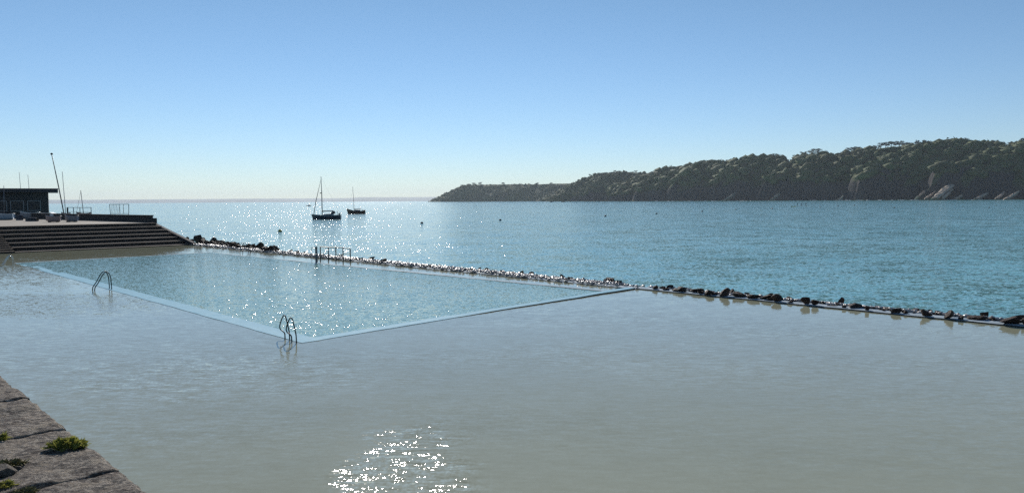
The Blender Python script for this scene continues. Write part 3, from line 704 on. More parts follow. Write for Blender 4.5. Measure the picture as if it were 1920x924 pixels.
# catamaran with the tall leaning mast
p = P(121, 411, Z_DECK); ct = empty('beach_catamaran', p, R(12)); tag(ct, 'white beach catamaran with the tallest leaning mast, behind the parked dinghies', 'catamaran')
for s in (-1, 1):
    hb = MB(); rws = [[(x, y_ + s * .8, z + .1) for (x, y_, z) in r] for r in hull_rows(3.6, .38, .5, sheer=.5, transom=.5)]; loft(rws, 'hull', M_white, ct, M_white)
MB().box((-.5, -.8, .5), (1.2, .8, .56)).build('trampoline', M_cover, ct)
D = p.y; zt = EYE + (yh(103) - 290) * D / F - Z_DECK; xt = (103 - 960) * D / F - p.x; c, s = math.cos(-R(12)), math.sin(-R(12))
mst = MB().tube([(0, 0, .5), (xt * .45 * c, xt * .45 * s, zt * .5), (xt * c, xt * s, zt)], [.085, .08, .055]).build('mast', M_steel, ct, smooth=True)
mh = MB().lathe([(.03, -.15), (.16, -.1), (.2, 0), (.14, .12), (.03, .16)], 10, (xt * c, xt * s, zt + .05)).build('mast_float', M_black, mst, smooth=True)
def mastboat(px, pb_, tx, ty, D, label, wpx=20, stay=None, hullm=M_grey, r=.05):
    zb = Z_DECK; p = Vector(((px - 960) * D / F, D, zb)); L = wpx * D / F
    t = empty('moored_boat', p, R(5)); tag(t, label, 'boat', 'masted boats beyond the deck front')
    rows = [[(x, y_, z + .3) for (x, y_, z) in r_] for r_ in hull_rows(L, L * .35, .6, sheer=.2)]; loft(rows, 'hull', hullm, t, M_cover)
    for s in (-.25, .3): MB().box((L * s - .06, -L * .12, -.0), (L * s + .06, L * .12, .18)).build('chock', M_black, t)
    zt = EYE + (yh(tx) - ty) * D / F - zb; xt = (tx - 960) * D / F - p.x
    MB().tube([(0, 0, .6), (xt, 0, zt)], [r, r * .7]).build('mast', M_alu, t, smooth=True)
    if stay: MB().tube([(-L/2, 0, .9), (xt, 0, zt * .95)], .02, 5).build('forestay', M_steel, t)
    return t
mastboat(124.5, 400, 121.5, 322, 122, 'boat with a thin upright mast just right of the leaning mast', 16)
mastboat(158, 399, 154.5, 357, 121, 'boat with a short mast and forestay behind the parapet wall', 26, stay=1, hullm=M_cover, r=.06)
mastboat(44, 400, 41, 323, 156, 'boat behind the boathouse whose thin mast shows above the roof, left one', 16)
mastboat(60, 400, 57, 328, 158, 'boat behind the boathouse whose pale mast shows above the roof, right one', 16)
# trailer rack
g0, g1 = P(127, 402.8, 3.2), P(172, 402.8, 3.2); g0 = Vector((g0.x, g0.y, Z_DECK)); g1 = Vector((g1.x, g1.y, Z_DECK))
fr = empty('boat_rack', g0); tag(fr, 'dark metal boat rack with a thin top bar beside the masted boats', 'rack')
gl = (g1 - g0).length; gd = (g1 - g0).normalized()
for k in (0, .25, .52, .98): world_child(MB().tube([gp(k, Z_DECK), gp(k, 4.35)], .05 if k else .12), 'post', M_steel, fr)
world_child(MB().tube([gp(0, 4.35), gp(1, 4.3)], .035), 'top_bar', M_steel, fr)
world_child(MB().tube([gp(0, 3.6), gp(1, 3.6)], .03), 'lower_bar', M_steel, fr)

# ------------------------------------------------------------------ ladders and railings
def smooth_path(pts, it=2):
    pts = [Vector(p) for p in pts]
    for _ in range(it):
        q = [pts[0]]
        for a, b in zip(pts, pts[1:]): q += [a * .75 + b * .25, a * .25 + b * .75]
        q.append(pts[-1]); pts = q
    return pts
def ladder_prof(base, u, sc, prof, name, mat, parent, r=.021):
    pts = smooth_path([base + u * (a * sc) + Vector((0, 0, z * sc)) for a, z in prof])
    b = MB(); b.tube([p - parent.location for p in pts], r, 8); return b.build(name, mat, parent, smooth=True)
# nearest ladder
f1, f2, e2 = P(547, 640.5), P(534.5, 635), P(560, 643)
u = (e2 - f1); u.z = 0; u.normalize(); lad = empty('pool_ladder', f1); tag(lad, 'nearest dark tubular pool ladder at the near corner of the pool', 'pool ladder', 'pool ladders')
prof = [(0, -.3), (0, .1), (-.01, .19), (-.1, .24), (-.29, .3), (-.29, .44), (-.12, .72), (-.02, .80), (.06, .76), (.12, .62), (.24, .3), (.26, .15), (.27, -.6)]
ladder_prof(f1, u, 1.1, prof, 'handrail', M_steel, lad, .023); ladder_prof(f2, u, 1.1, prof, 'handrail', M_steel, lad, .023)
for z in (-.15, -.42):
    a = f1 + u * .27 + Vector((0, 0, z)); c_ = f2 + u * .27 + Vector((0, 0, z)); MB().tube([a - lad.location, c_ - lad.location], .02).build('rung', M_steel, lad)
prof2 = [(0, -.2), (0, .06), (.03, .2), (.2, .42), (.42, .85), (.58, 1.0), (.7, .98), (.82, .75), (.85, .3), (.86, -.6)]
def std_ladder(px, py, label, mat, sc=1.0, sep=.42, u=BX, r=.026):
    f = P(px, py); t = empty('pool_ladder', f); tag(t, label, 'pool ladder', 'pool ladders')
    w = Vector((-u.y, u.x, 0))
    for k in (0, 1): ladder_prof(f + w * (-k * sep), u, sc, prof2, 'handrail', mat, t, r)
    for z in (-.15, -.42): a = u * .86 * sc + Vector((0, 0, z)); MB().tube([a, a - w * sep], .02).build('rung', mat, t)
std_ladder(173.5, 544, 'middle dark tubular ladder on the near blue rim, before the flat water', M_steel, 1.05, r=.028)
std_ladder(4, 499, 'bright glinting chrome ladder at the far left corner of the pool', M_chrome, .85, u=BX, sep=.45)
std_ladder(470, 474, 'small faint ladder on the far rim in front of the rock heap', M_steel, 1.0, u=-BX, sep=.5)

# railing with gate and grey post
D0 = P(601, 488, .05).y
def rp(px, py): return P(px, py, .06)
ra, rb = rp(601, 488.5), rp(657, 488)
rail = empty('guard_railing', ra); tag(rail, 'dark metal guard railing with five posts at the far side of the pool', 'railing')
for px, yb, yt in ((601, 488, 462.5), (616, 487.5, 463.5), (630, 487.5, 464), (643.5, 487.8, 464.5), (657, 488.5, 466)):
    p = rp(px, yb); h = (yb - yt) * p.y / F
    world_child(MB().tube([(p.x, p.y, -.3), (p.x, p.y, .06 + h)], .045), 'post', M_steel, rail)
def top(px, yb, yt): p = rp(px, yb); return Vector((p.x, p.y, .06 + (yb - yt) * p.y / F))
world_child(MB().tube([top(601, 488, 462.5), top(616, 487.5, 463.5), top(630, 487.5, 464), top(643.5, 487.8, 464.5)], .038), 'top_rail', M_steel, rail)
world_child(MB().tube([top(643.5, 487.8, 464.8), top(657, 488.5, 466), top(657.5, 488.5, 471)], .038), 'top_rail', M_steel, rail)
world_child(MB().tube([top(643.5, 487.8, 475.5), top(657, 488.5, 475.5)], .02), 'middle_rail', M_steel, rail)
world_child(MB().tube([top(601, 488, 475), top(643.5, 487.8, 476)], .014), 'middle_rail', M_steel, rail)
pp = rp(593.5, 490.5); po = empty('concrete_post', pp); tag(po, 'thick grey post standing in the water left of the railing', 'post')
MB().lathe([(.095, -.6), (.095, 1.12), (.08, 1.15)], 14).build('post_body', simple('grey post concrete', (.12, .13, .14), .8), po, smooth=False)
MB().lathe([(.105, 1.153), (.105, 1.2), (.05, 1.24)], 14).build('cap', M_darkwall, po)
ga = rp(584.8, 488); gh = (488 - 464) * ga.y / F; gt = empty('gate_frame', ga); tag(gt, 'thin narrow metal gate frame left of the thick grey post', 'gate')
ge = rp(591, 488) - ga; ge.z = 0
MB().tube([(0, 0, -.3), (0, 0, gh)], .018, 6).build('post', M_steel, gt)
MB().tube([(0, 0, gh), (ge.x, ge.y, gh)], .018, 6).build('top_rail', M_steel, gt)

# ------------------------------------------------------------------ quay in the foreground
ZQ = 3.3
def quay_mat():
    t = NT('old rough stone'); n = t.noise(2.2, 8, .7); n2 = t.noise(8, 8, .75); n3 = t.noise(26, 8, .8); v = t.voro(22)
    c = t.ramp(n2, [(.42, (.03, .021, .016)), (.5, (.12, .088, .064)), (.58, (.38, .3, .21))])
    c = t.mix(t.ramp(n, [(.4, 0.), (.65, .75)]), c, (.11, .07, .05))
    c = t.mix(t.ramp(n3, [(.5, 0.), (.55, .85)]), c, (.5, .42, .33))
    c = t.mix(t.ramp(t.noise(3.1, 4, .6), [(.58, 0.), (.72, .35)]), c, (.1, .1, .05))
    t.inp('Base Color', c); t.inp('Roughness', .85)
    h = t.math('ADD', t.math('MULTIPLY', n2, 1.0), t.math('ADD', t.math('MULTIPLY', n3, .35), t.math('MULTIPLY', v, .25)))
    t.inp('Normal', t.bump(h, .09)); return t.m
M_quay = quay_mat()
qo = W(-20, -11.5, 0); quay = empty('quay_wall', Vector((qo.x, qo.y, -1))); tag(quay, 'old rough stone quay wall in the near left corner', 'quay wall')
b = MB(); v = [W(-60, -40, -1.5), W(70, -40, -1.5), W(66, -11.62, -1.5), W(-60, -11.62, -1.5)]; v += [Vector((p.x, p.y, ZQ - .35)) for p in v]
b.add(v, ((0,3,2,1),(4,5,6,7),(0,1,5,4),(1,2,6,5),(2,3,7,6),(3,0,4,7))); world_child(b, 'wall_face', M_darkwall, quay)
sj0 = st(P(127, 800, ZQ))[0]; step_ = abs(sj0 - st(P(232, 876, ZQ))[0])
def slab(s0, s1, t0, t1, seed):
    nx, ny = 56, 90; S = np.linspace(s0, s1, nx + 1); T = np.linspace(t0, t1, ny + 1); SS, TT = np.meshgrid(S, T)
    e = np.minimum.reduce([SS - s0, s1 - SS, t1 - TT, TT - t0])
    z = ZQ + (fbm(SS * 2.5, TT * 2.5, 3, seed) - .5) * .05 + (fbm(SS * 11, TT * 11, 4, seed + 2) - .5) * .035 - .02 * np.exp(-e / .012)
    S2 = SS + np.where((SS == s0) | (SS == s1), (fbm(TT * 6, TT * 0 + seed, 3, seed) - .5) * .02, 0)
    T2 = TT + np.where(TT == t1, (fbm(SS * 7, SS * 0, 4, seed) - .5) * .03, 0)
    X = N0.x + S2 * AX.x + T2 * BX.x; Y = N0.y + S2 * AX.y + T2 * BX.y
    V = np.stack([X, Y, z], -1).reshape(-1, 3); n1 = nx + 1; f = [(j*n1+i, j*n1+i+1, (j+1)*n1+i+1, (j+1)*n1+i) for j in range(ny) for i in range(nx)]
    ring = [i for i in range(n1)] + [j*n1+nx for j in range(1, ny+1)] + [ny*n1+i for i in range(nx-1, -1, -1)] + [j*n1 for j in range(ny-1, 0, -1)]
    base = len(V); lo = V[ring].copy(); lo[:, 2] = ZQ - .34; V = np.concatenate([V, lo]); m = len(ring)
    f += [(ring[i], base + i, base + (i+1) % m, ring[(i+1) % m]) for i in range(m)]
    V = V - np.array(quay.location)
    return np_mesh('coping_block', V, [q[::-1] for q in f], M_quay, quay, False)
for k in range(-3, 7): slab(sj0 + (k) * step_ + .007, sj0 + (k + 1) * step_ - .007, -14.2, -11.5, k + 20)
b = MB(); v = [W(-60, -40, ZQ - .34), W(70, -40, ZQ - .34), W(70, -14.25, ZQ - .34), W(-60, -14.25, ZQ - .34)]; v += [Vector((p.x, p.y, ZQ - .02)) for p in v]
b.add(v, ((4,5,6,7),(0,1,5,4),(1,2,6,5),(2,3,7,6),(3,0,4,7))); tag(b.build('promenade', M_deck), kind='structure')

# plants in the joints
M_plant = foliage('samphire leaves', (.1, .13, .03), (.5, .46, .1), 14)
_t = M_plant.node_tree; _tr = _t.nodes.new('ShaderNodeBsdfTranslucent'); _mx = _t.nodes.new('ShaderNodeMixShader'); _mx.inputs[0].default_value = .45
_pb = [n for n in _t.nodes if n.type == 'BSDF_PRINCIPLED'][0]; _oo = [n for n in _t.nodes if n.type == 'OUTPUT_MATERIAL'][0]
_t.links.new(_pb.inputs['Base Color'].links[0].from_socket, _tr.inputs[0]); _t.links.new(_pb.outputs[0], _mx.inputs[1]); _t.links.new(_tr.outputs[0], _mx.inputs[2]); _t.links.new(_mx.outputs[0], _oo.inputs[0])
M_dry = foliage('dry brown leaves', (.12, .09, .04), (.3, .26, .1), 14)
def tuft(px, py, wpx, label, n=700, hh=.11, mat=M_plant):
    c = P(px, py, ZQ + .0); t = empty('plant_tuft', Vector((c.x, c.y, ZQ))); tag(t, label, 'plant', 'plants growing in the quay joints')
    R0 = wpx * c.y / F / 2.5; V = []; Fc = []; rr = random.Random(px)
    for i in range(n):
        a = rr.uniform(0, 6.28); q = R0 * math.sqrt(rr.random()); x, y_ = q * math.cos(a), q * .55 * math.sin(a)
        hl = hh * (1 - (q / R0) ** 2 * .7) * rr.uniform(.4, 1.1); lx, ly = rr.gauss(0, .014) + x * .12, rr.gauss(0, .014) + y_ * .12
        aa = rr.uniform(0, 3.14); wx, wy = .005 * math.cos(aa), .005 * math.sin(aa)
        z0 = rr.uniform(.3, .75) * hl; k = len(V)
        V += [(x - wx, y_ - wy, z0), (x + wx, y_ + wy, z0), (x + lx + wx, y_ + ly + wy, hl * .7), (x + lx - wx, y_ + ly - wy, hl * .7), (x + lx * 1.5, y_ + ly * 1.5, hl)]
        Fc += [(k, k+1, k+2, k+3), (k+3, k+2, k+4)]
    b = MB(); b.add([(x, y_, z * .8 + .25 * hh * math.sin(x * 60) * math.sin(y_ * 75)) for x, y_, z in V], Fc); b.build('leaves', mat, t)
    b = MB()
    for i in range(9): a = i * .7; b.tube([(0, 0, -.01), (R0 * .5 * math.cos(a), R0 * .3 * math.sin(a), hh * .5)], .004, 5)
    b.build('stems', M_bark, t)
tuft(128, 836, 76, 'large green yellow plant tuft on the quay edge between two joints', 1500, .075)
tuft(2, 824, 18, 'small green plant tuft in the upper joint at the left photo edge', 260, .07)
tuft(22, 870, 58, 'low brownish plant tuft spread along the middle of the quay stones', 520, .045, M_dry)
tuft(8, 912, 42, 'dark green plant tuft at the bottom left corner', 420, .05)
tuft(48, 925, 46, 'dry yellowish plant tuft cut by the bottom photo edge', 420, .045, M_dry)
o = bpy.data.objects.new('loose_stone', RM[3].copy()); o.data.materials.clear(); o.data.materials.append(M_quay); COL.objects.link(o); c = P(34, 877, ZQ); o.location = (c.x, c.y, ZQ - .01); o.scale = (.05, .035, .025); tag(o, 'small pale loose stone under the low plant', 'stone')
o = bpy.data.objects.new('loose_stone', RM[5].copy()); o.data.materials.clear(); o.data.materials.append(M_quay); COL.objects.link(o); c = P(4, 888, ZQ); o.location = (c.x, c.y, ZQ - .02); o.scale = (.16, .12, .07); tag(o, 'larger pale stone lump at the left photo edge between plants', 'stone')

# ------------------------------------------------------------------ hills
def interp(tab, x): a = np.array(tab, float); return np.interp(x, a[:, 0], a[:, 1])
def hill(name, x0, x1, shore, ridge, depth, W_, spurL, spurA, cliff, seed, nu, nv, canopy=3.0, lean=.8):
    """terrain on the bearings px x0..x1: shore distance table, skyline table (photo rows), ridge 'depth' metres behind the shore"""
    px = np.linspace(x0, x1, nu); D = interp(shore, px); yr = interp(ridge, px)
    hz = 381.9 - .0067 * px; dep = interp(depth, px)
    v = np.concatenate([np.linspace(-40, 1, nv)[:0], np.linspace(-.12, 1.0, nv), np.linspace(1.02, 2.2, 14)])
    PX, Vv = np.meshgrid(px, v); DD = D[None, :]; DEP = dep[None, :]
    al = (px - 960) / F; s_al = np.cumsum(np.hypot(np.gradient(al * D), np.gradient(D)))[None, :] + Vv * 0
    dist = DD + Vv * DEP
    top = EYE + (hz - yr)[None, :] * (DD + DEP) / F - SEA
    warp = fbm(s_al / 60, Vv * DEP / 60, 3, seed) - .5
    sp = s_al - lean * Vv * DEP + warp * 50 + 400
    fr = fract(sp / spurL + .9 * (fbm(s_al / 260, s_al * 0, 2, seed + 3)))
    ridged = np.where(fr < .35, fr / .35, (1 - fr) / .65)           # asymmetric spurs
    fr2 = fract(sp / (spurL * .37) + .4); rid2 = 1 - np.abs(2 * fr2 - 1)
    rid = .72 * ridged + .28 * rid2
    ve = np.clip(Vv, -.2, 1); fade = np.clip(1 - ve, 0, 1)
    x = ve - spurA * (1 - rid) * fade
    g = cliff * (1 - np.exp(-np.clip(x, 0, 9) / .055)) + (1 - cliff) * np.sin(np.clip(x, 0, 1) * math.pi / 2) ** 1.05
    g = np.where(x < 0, x * .6, g)
    endf = 1.0
    h = top * g * (1 - .38 * fade ** .7 * (1 - rid)) 
    cn = (1 - cells(s_al / 9, Vv * DEP / 12, seed)) * canopy + (1 - cells(s_al / 4.2, Vv * DEP / 6, seed + 2)) * canopy * .5
    cm = np.clip((g - cliff * .9) / .12, 0, 1) * np.clip(1.3 * fbm(s_al / 40, Vv * DEP / 40, 3, seed + 8) + .1, 0, 1)
    h = h + cn * cm * np.where(Vv > .97, .4, 1) - canopy * .5 * cm
    h = h + (fbm(s_al / 12, Vv * DEP / 9, 4, seed + 4) - .5) * 7 * (1 - cm) * (x > 0) * np.clip(top / 60, 0, 1)
    h = np.where(Vv > 1, top * (1 - .12 * (Vv - 1)) + (h - top) * 0 - 2, h)
    X = (PX - 960) / F * dist; Y = dist + 0 * X; Z = SEA + h
    V = np.stack([X, Y, Z], -1).reshape(-1, 3); nvv = len(v)
    i, j = np.meshgrid(np.arange(nu - 1), np.arange(nvv - 1)); q = (j * nu + i).ravel()
    Fc = np.stack([q, q + 1, q + nu + 1, q + nu], -1)
    o = np_mesh(name, V, Fc, M_land, smooth=False); tag(o, kind='structure')
    return dict(X=X, Y=Y, Z=Z, g=g, cm=cm, v=Vv, PX=PX, top=top, s=s_al)
shoreN = [(1120, 2350), (1240, 2100), (1400, 1900), (1600, 1650), (1800, 1500), (1920, 1440), (2250, 1300)]
ridN = [(1120, 352), (1150, 347), (1200, 333), (1236, 321), (1262, 313), (1300, 307), (1345, 301), (1400, 297), (1440, 294), (1466, 296), (1475, 303), (1490, 294), (1520, 285), (1545, 287), (1560, 292), (1590, 286), (1640, 279), (1700, 277), (1740, 270), (1800, 266), (1840, 274), (1860, 269), (1895, 271), (1920, 266), (2000, 262), (2250, 280)]
H1 = hill('near_hill', 1140, 2250, shoreN, [(a, b + 3) for a, b in ridN], [(1120, 160), (1300, 230), (1900, 280), (2250, 280)], 0, 170, .5, .4, 3, 620, 110, 2.2)
shoreM = [(1010, 2700), (1100, 2600), (1260, 2500)]
ridM = [(1018, 378), (1030, 370), (1050, 357), (1075, 343), (1100, 332), (1125, 323), (1150, 322.5), (1200, 323), (1260, 325)]
H2 = hill('middle_hill', 1018, 1262, shoreM, [(a, b + 1.2) for a, b in ridM], [(1010, 120), (1260, 260)], 0, 190, .3, .25, 9, 200, 60, 4)
shoreF = [(800, 3600), (1100, 3300)]
ridF = [(803, 378), (815, 372), (830, 365), (850, 355), (870, 348), (890, 345.5), (950, 345), (1000, 345), (1060, 343.5), (1100, 344)]
H3 = hill('headland', 803, 1110, shoreF, [(a, b + .8) for a, b in ridF], [(800, 150), (1100, 260)], 0, 260, .15, .12, 15, 200, 40, 3)
# far low coast
px = np.linspace(-1500, 1500, 400); Dc = 12300.; yt = 381.9 - .0067 * px - (5.5 + 2.2 * fbm(px / 130, px * 0, 3, 4) + np.where((px > 640) & (px < 820), 1.2, 0))
top = EYE + (381.9 - .0067 * px - yt) * Dc / F
V = np.concatenate([np.stack([(px - 960) / F * Dc, Dc + 0 * px, -2 + 0 * px], -1), np.stack([(px - 960) / F * Dc, Dc + 60 + 0 * px, top * .12], -1), np.stack([(px - 960) / F * Dc, Dc + 1200 + 0 * px, top], -1), np.stack([(px - 960) / F * Dc, Dc + 1500 + 0 * px, top * .9], -1)])
q = np.concatenate([np.arange(399) + 400 * k for k in range(3)]); tag(np_mesh('far_coast_hills', V, np.stack([q, q + 1, q + 401, q + 400], -1), simple('distant fields', (.3, .33, .33), .9, scale=.001), smooth=True), kind='structure')

# woodland canopy: uncountable crowns over the slopes
def crowns(H, count, size, name, label, mat, vmax=1.0, seed=1):
    r = np.random.default_rng(seed); ok = np.argwhere((H['cm'] > .45) & (H['v'] > .04) & (H['v'] < vmax)); pick = ok[r.integers(0, len(ok), count)]
    P0 = np.stack([H['X'][pick[:, 0], pick[:, 1]], H['Y'][pick[:, 0], pick[:, 1]], H['Z'][pick[:, 0], pick[:, 1]]], -1)
    s = size * (.4 + 1.5 * r.random(count) ** 2.2) * (.6 + .9 * fbm(P0[:, 0] / 45, P0[:, 1] / 45, 2, seed))
    base = IV[None] * (1 + .45 * r.uniform(-1, 1, (count, len(IV), 1))) * np.stack([s * r.uniform(.8, 1.5, count), s, s * r.uniform(.5, .85, count)], -1)[:, None, :]
    V = base + P0[:, None, :] + np.array([0, 0, .25]) * s[:, None, None]
    # leaf clumps poking out of each crown
    m = 9; d = r.standard_normal((count, m, 3)); d /= np.linalg.norm(d, axis=-1, keepdims=True); d[..., 2] = np.abs(d[..., 2]) * .8
    c = P0[:, None, :] + d * s[:, None, None] * r.uniform(.8, 1.25, (count, m, 1)); q = r.standard_normal((count, m, 3, 3)) * s[:, None, None, None] * .16
    T = (c[:, :, None, :] + q).reshape(-1, 3)
    Vall = np.concatenate([V.reshape(-1, 3), T]); F1 = (IF[None] + (np.arange(count) * len(IV))[:, None, None]).reshape(-1, 3)
    F2 = np.arange(len(T)).reshape(-1, 3) + count * len(IV)
    o = np_mesh(name, Vall, np.concatenate([F1, F2]), mat, n=3); tag(o, label, 'woodland', kind='stuff')
crowns(H1, 3200, 7.2, 'woodland', 'dense dark woodland and scrub covering the near hillside', M_fol, seed=2)
crowns(H2, 1100, 4.2, 'woodland', 'scrub and low trees covering the middle hill', M_fol, seed=3)
crowns(H3, 900, 4.0, 'woodland', 'thin scrub covering the far headland', M_fol, seed=4)

# single trees on the skyline
def tree_mesh(kind, seed):
    r = random.Random(seed); rn = np.random.default_rng(seed)
    tr = MB(); tops = []
    lean = r.uniform(-.12, .12)
    if kind == 'pine': h0 = .62
    else: h0 = .38
    tr.tube([(0, 0, -.15), (lean * .3, 0, h0 * .5), (lean, 0, h0)], [.035, .028, .02], 6)
    lobes = []
    nb = 7 if kind == 'pine' else 8
    for i in range(nb):
        a = i * 2.4 + r.random(); q = r.uniform(.25, .5) if kind == 'pine' else r.uniform(.12, .34)
        z = r.uniform(.72, .9) if kind == 'pine' else r.uniform(.4, .85)
        e = (lean + q * math.cos(a), q * math.sin(a), z); tr.tube([(lean, 0, h0 * .93), (lean + q * .5 * math.cos(a), q * .5 * math.sin(a), (h0 + z) / 2), e], [.016, .012, .006], 5); lobes.append(e)
    V = []
    for (x, y_, z) in lobes:
        m = 60; d = rn.standard_normal((m, 3)); d /= np.linalg.norm(d, axis=1, keepdims=True); rad = rn.uniform(.3, 1, (m, 1)) ** .4
        ext = np.array([.2, .2, .075]) if kind == 'pine' else np.array([.2, .2, .15])
        c = np.array([x, y_, z]) + d * rad * ext * r.uniform(.8, 1.2); V.append((c[:, None, :] + rn.standard_normal((m, 3, 3)) * .038).reshape(-1, 3))
    V = np.concatenate(V); return tr, V
TREES = {}
def make_tree(kind, seed):
    tr, V = tree_mesh(kind, seed); t = empty('pine_tree' if kind == 'pine' else 'ridge_tree')
    tr.build('trunk', M_bark, t); np_mesh('crown', V, np.arange(len(V)).reshape(-1, 3), M_fold, t, n=3); return t
PROTO = {('pine', i): None for i in range(3)}; PROTO.update({('round', i): None for i in range(4)})
def ridge_tree(kind, var, px, ybase, hpx, label, group, wide=1.0):
    key = (kind, var)
    if PROTO[key] is None: PROTO[key] = make_tree(kind, var * 7 + (50 if kind == 'pine' else 3)); t = PROTO[key]
    else: t = copy_tree(PROTO[key])
    sh, dp = (shoreN, 265) if px > 1236 else ((shoreM, 250) if px > 1050 else (shoreF, 200))
    D = float(interp(sh, px)) + dp; z = EYE + (yh(px) - ybase) * D / F; s = hpx * D / F
    t.location = ((px - 960) / F * D, D, z); t.scale = (s * wide, s * wide, s); t.rotation_euler = (0, 0, random.uniform(0, 6.28))
    tag(t, label, 'tree', group)
G1, G2, G3 = 'umbrella pines on the near hill skyline', 'round trees on the near hill skyline', 'small trees on the far skyline'
for i, (px, w, h, lab) in enumerate(((1594, 1.1, 16, 'leftmost umbrella pine with sky under its crown on the hill crest'), (1604, 1.1, 17, 'second umbrella pine from the left on the hill crest'), (1617, 1.0, 12, 'small umbrella pine in the dip between two open-crowned groups'),
        (1643, 1.1, 14, 'umbrella pine left of the brightest sky gap under the crowns'), (1656, 1.2, 20, 'tall umbrella pine above the brightest sky gap'), (1668, 1.1, 19, 'umbrella pine at the right end of the widest sky gap'),
        (1683, 1.2, 20, 'umbrella pine with a round sky gap under its crown'), (1697, 1.1, 18, 'umbrella pine right of the round sky gap'), (1711, 1.1, 15, 'low umbrella pine beside the last sky gap'), (1723, 1.2, 17, 'rightmost umbrella pine before the solid wood begins'))):
    ridge_tree('pine', i % 3, px, float(interp(ridN, px)) + 8, h, lab, G1, w * .9)
SK = [(1326, 8, 'lone small bush tree sticking up on the left slope crest'), (1452, 13, 'round tree just left of the notch in the crest'), (1462, 12, 'second round tree beside the notch in the crest'),
      (1475, 9, 'tiny tree standing in the notch of the crest'), (1490, 10, None), (1505, 11, None), (1520, 12, None), (1530, 13, 'highest round tree right of the notch'), (1543, 11, None), (1556, 9, None), (1578, 9, None),
      (1734, 12, None), (1744, 12, None), (1756, 11, None), (1770, 11, None), (1783, 12, None), (1796, 13, None), (1806, 14, 'tallest tree with a pointed top on the highest crest'), (1818, 12, None), (1830, 10, None), (1850, 13, 'round tree at the left end of the last crest group'),
      (1862, 12, None), (1876, 10, None), (1890, 10, None), (1904, 12, None), (1918, 15, 'dark tree cut by the right photo edge'), (1290, 6, None), (1312, 6, None), (1362, 6, None), (1380, 6, None), (1400, 7, None), (1420, 7, None), (1436, 8, None)]
for i, (px, h, lab) in enumerate(SK):
    z = 'round dark tree in the row along the crest right of the pines' if px > 1725 else ('round dark tree in the row right of the crest notch' if px > 1480 else 'small dark tree along the lower left crest of the near hill')
    ridge_tree('round', i % 4, px, float(interp(ridN, px)) + 5 + h * .1, h, lab or z, G2, 1.25)
for i, (px, h) in enumerate(((868, 5), (889, 5), (901, 6), (944, 5), (1008, 5), (1034, 4), (1107, 5), (1153, 5), (1162, 5), (1192, 5), (1225, 6))):
    ridge_tree('round', i % 4, px, float(interp(ridF if px < 1050 else ridM, px)) + 2, h, 'small bushy tree breaking the skyline of the far headland' if px < 1050 else 'small bushy tree breaking the skyline of the middle hill', G3, 1.6)

# pale rock slabs at the foot of the near cliff
def slabrock(pxa, pya, pxb, pyb, wid, label, group='pale slabs at the cliff foot'):
    """tilted slab from foot (pxa) up to head (pxb)"""
    D0 = float(interp(shoreN, (pxa + pxb) / 2)) - 20 - 2.2 * (pya - pyb); D1 = D0 + 95 * (pya - pyb) / 25
    a = Vector(((pxa - 960) / F * D0, D0, EYE + (yh(pxa) - pya) * D0 / F)); c = Vector(((pxb - 960) / F * D1, D1, EYE + (yh(pxb) - pyb) * D1 / F))
    t = bpy.data.objects.new('rock_slab', None); d = c - a; side = Vector((wid, 0, 0)) * D0 / F; nrm = Vector((-.3, -.1, .8)) * 4
    n, m = 12, 6; V = []; rr = random.Random(int(pxa))
    for i in range(n + 1):
        for j in range(m + 1):
            k = i / n; w = (j / m - .5) * (.75 + .5 * math.sin(3 * k + pxa) * .4 - .25 * k) * (1 if i else .9); p = a + d * k + side * w
            p = p + nrm * (.5 * math.sin(math.pi * j / m)) + Vector((rr.gauss(0, .6), rr.gauss(0, .5), rr.gauss(0, .5))); V.append(p - a)
    n1 = m + 1; Fc = [(i*n1+j, i*n1+j+1, (i+1)*n1+j+1, (i+1)*n1+j) for i in range(n) for j in range(m)]
    lo = [v + Vector((3, 14, -6)) for v in V]; L0 = len(V)
    ring = list(range(n1)) + [i*n1+m for i in range(1, n+1)] + [n*n1+j for j in range(m-1, -1, -1)] + [i*n1 for i in range(n-1, 0, -1)]
    Fc += [(ring[i], ring[(i+1) % len(ring)], L0 + ring[(i+1) % len(ring)], L0 + ring[i]) for i in range(len(ring))]
    b = MB(); b.add(V + lo, Fc); o = b.build('rock_slab', M_palerock); o.location = a; tag(o, label, 'rock slab', group)
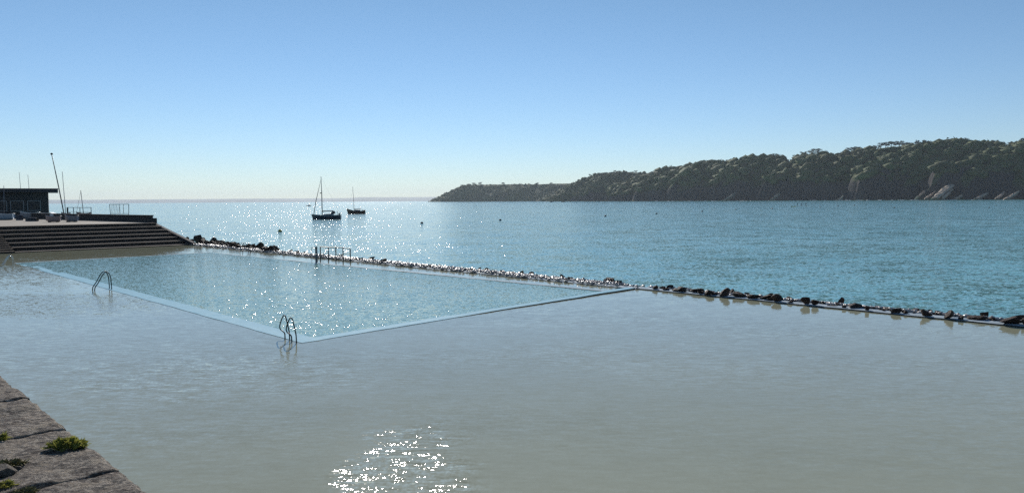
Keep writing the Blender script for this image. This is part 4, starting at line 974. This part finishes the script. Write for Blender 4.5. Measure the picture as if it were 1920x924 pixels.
for a in ((1752, 372, 1781, 347, 24, 'largest pale slanting rock slab at the cliff foot'), (1766, 372, 1785, 356, 7, 'narrow slab right against the largest pale slab'), (1736, 372, 1752, 360, 9, 'short pale slab left of the largest one'),
          (1720, 369, 1732, 359, 4, 'thin pale streak of rock farthest left of the big slab'), (1790, 373, 1802, 367, 9, 'small brown rock tooth right of the big slab'), (1829, 373, 1851, 362, 10, 'pale rock tooth halfway to the right photo edge'),
          (1868, 373, 1882, 361, 10, 'pale upright rock near the right edge, left of a slanting slab'), (1886, 373, 1909, 359, 11, 'pale slanting slab near the right photo edge'), (1357, 376, 1378, 362, 3, 'thin pale rock streak low on the middle of the cliff'),
          (1445, 375, 1462, 362, 3, 'thin pale rock streak under the second bright spur'), (1572, 375, 1580, 368, 4, 'small pale rock streak at the water below the pines')):
    slabrock(*a)
# broken foam along the cliff foot
b = MB(); rr = random.Random(5)
for i in range(70):
    px = rr.choice([rr.uniform(1560, 1900), rr.uniform(1230, 1900)]); D = float(interp(shoreN, px)) - rr.uniform(14, 40); w = rr.uniform(1, 5); x = (px - 960) / F * D
    pts = [(x + w * math.cos(a) * rr.uniform(.7, 1.2), D + 2.5 * math.sin(a), SEA + .1) for a in [k * math.pi / 5 for k in range(10)]]
    lo = [(p[0], p[1], SEA - .1) for p in pts]; pts2 = [(x + (p[0]-x)*.5, D + (p[1]-D)*.5, SEA + rr.uniform(.3, .8)) for p in pts]
    b.add(pts + pts2, [(k, (k+1) % 10, 10 + (k+1) % 10, 10 + k) for k in range(10)] + [tuple(range(10, 20))])
tag(b.build('foam', M_foam), 'broken white foam along the foot of the near cliff', 'foam', kind='stuff')

# ------------------------------------------------------------------ haze
b = MB(); b.box((-17000, -4000, -6), (17000, 14500, 190)); hz = b.build('haze', bpy.data.materials.new('haze air'))
m = hz.data.materials[0]; m.use_nodes = True; m.node_tree.nodes.clear(); pv = m.node_tree.nodes.new('ShaderNodeVolumePrincipled')
pv.inputs['Color'].default_value = (.78, .9, 1, 1); pv.inputs['Density'].default_value = 4.3e-5; pv.inputs['Anisotropy'].default_value = .3
ho = m.node_tree.nodes.new('ShaderNodeOutputMaterial'); m.node_tree.links.new(pv.outputs[0], ho.inputs['Volume']); tag(hz, kind='stuff'); hz['label'] = 'thin pale sea haze'
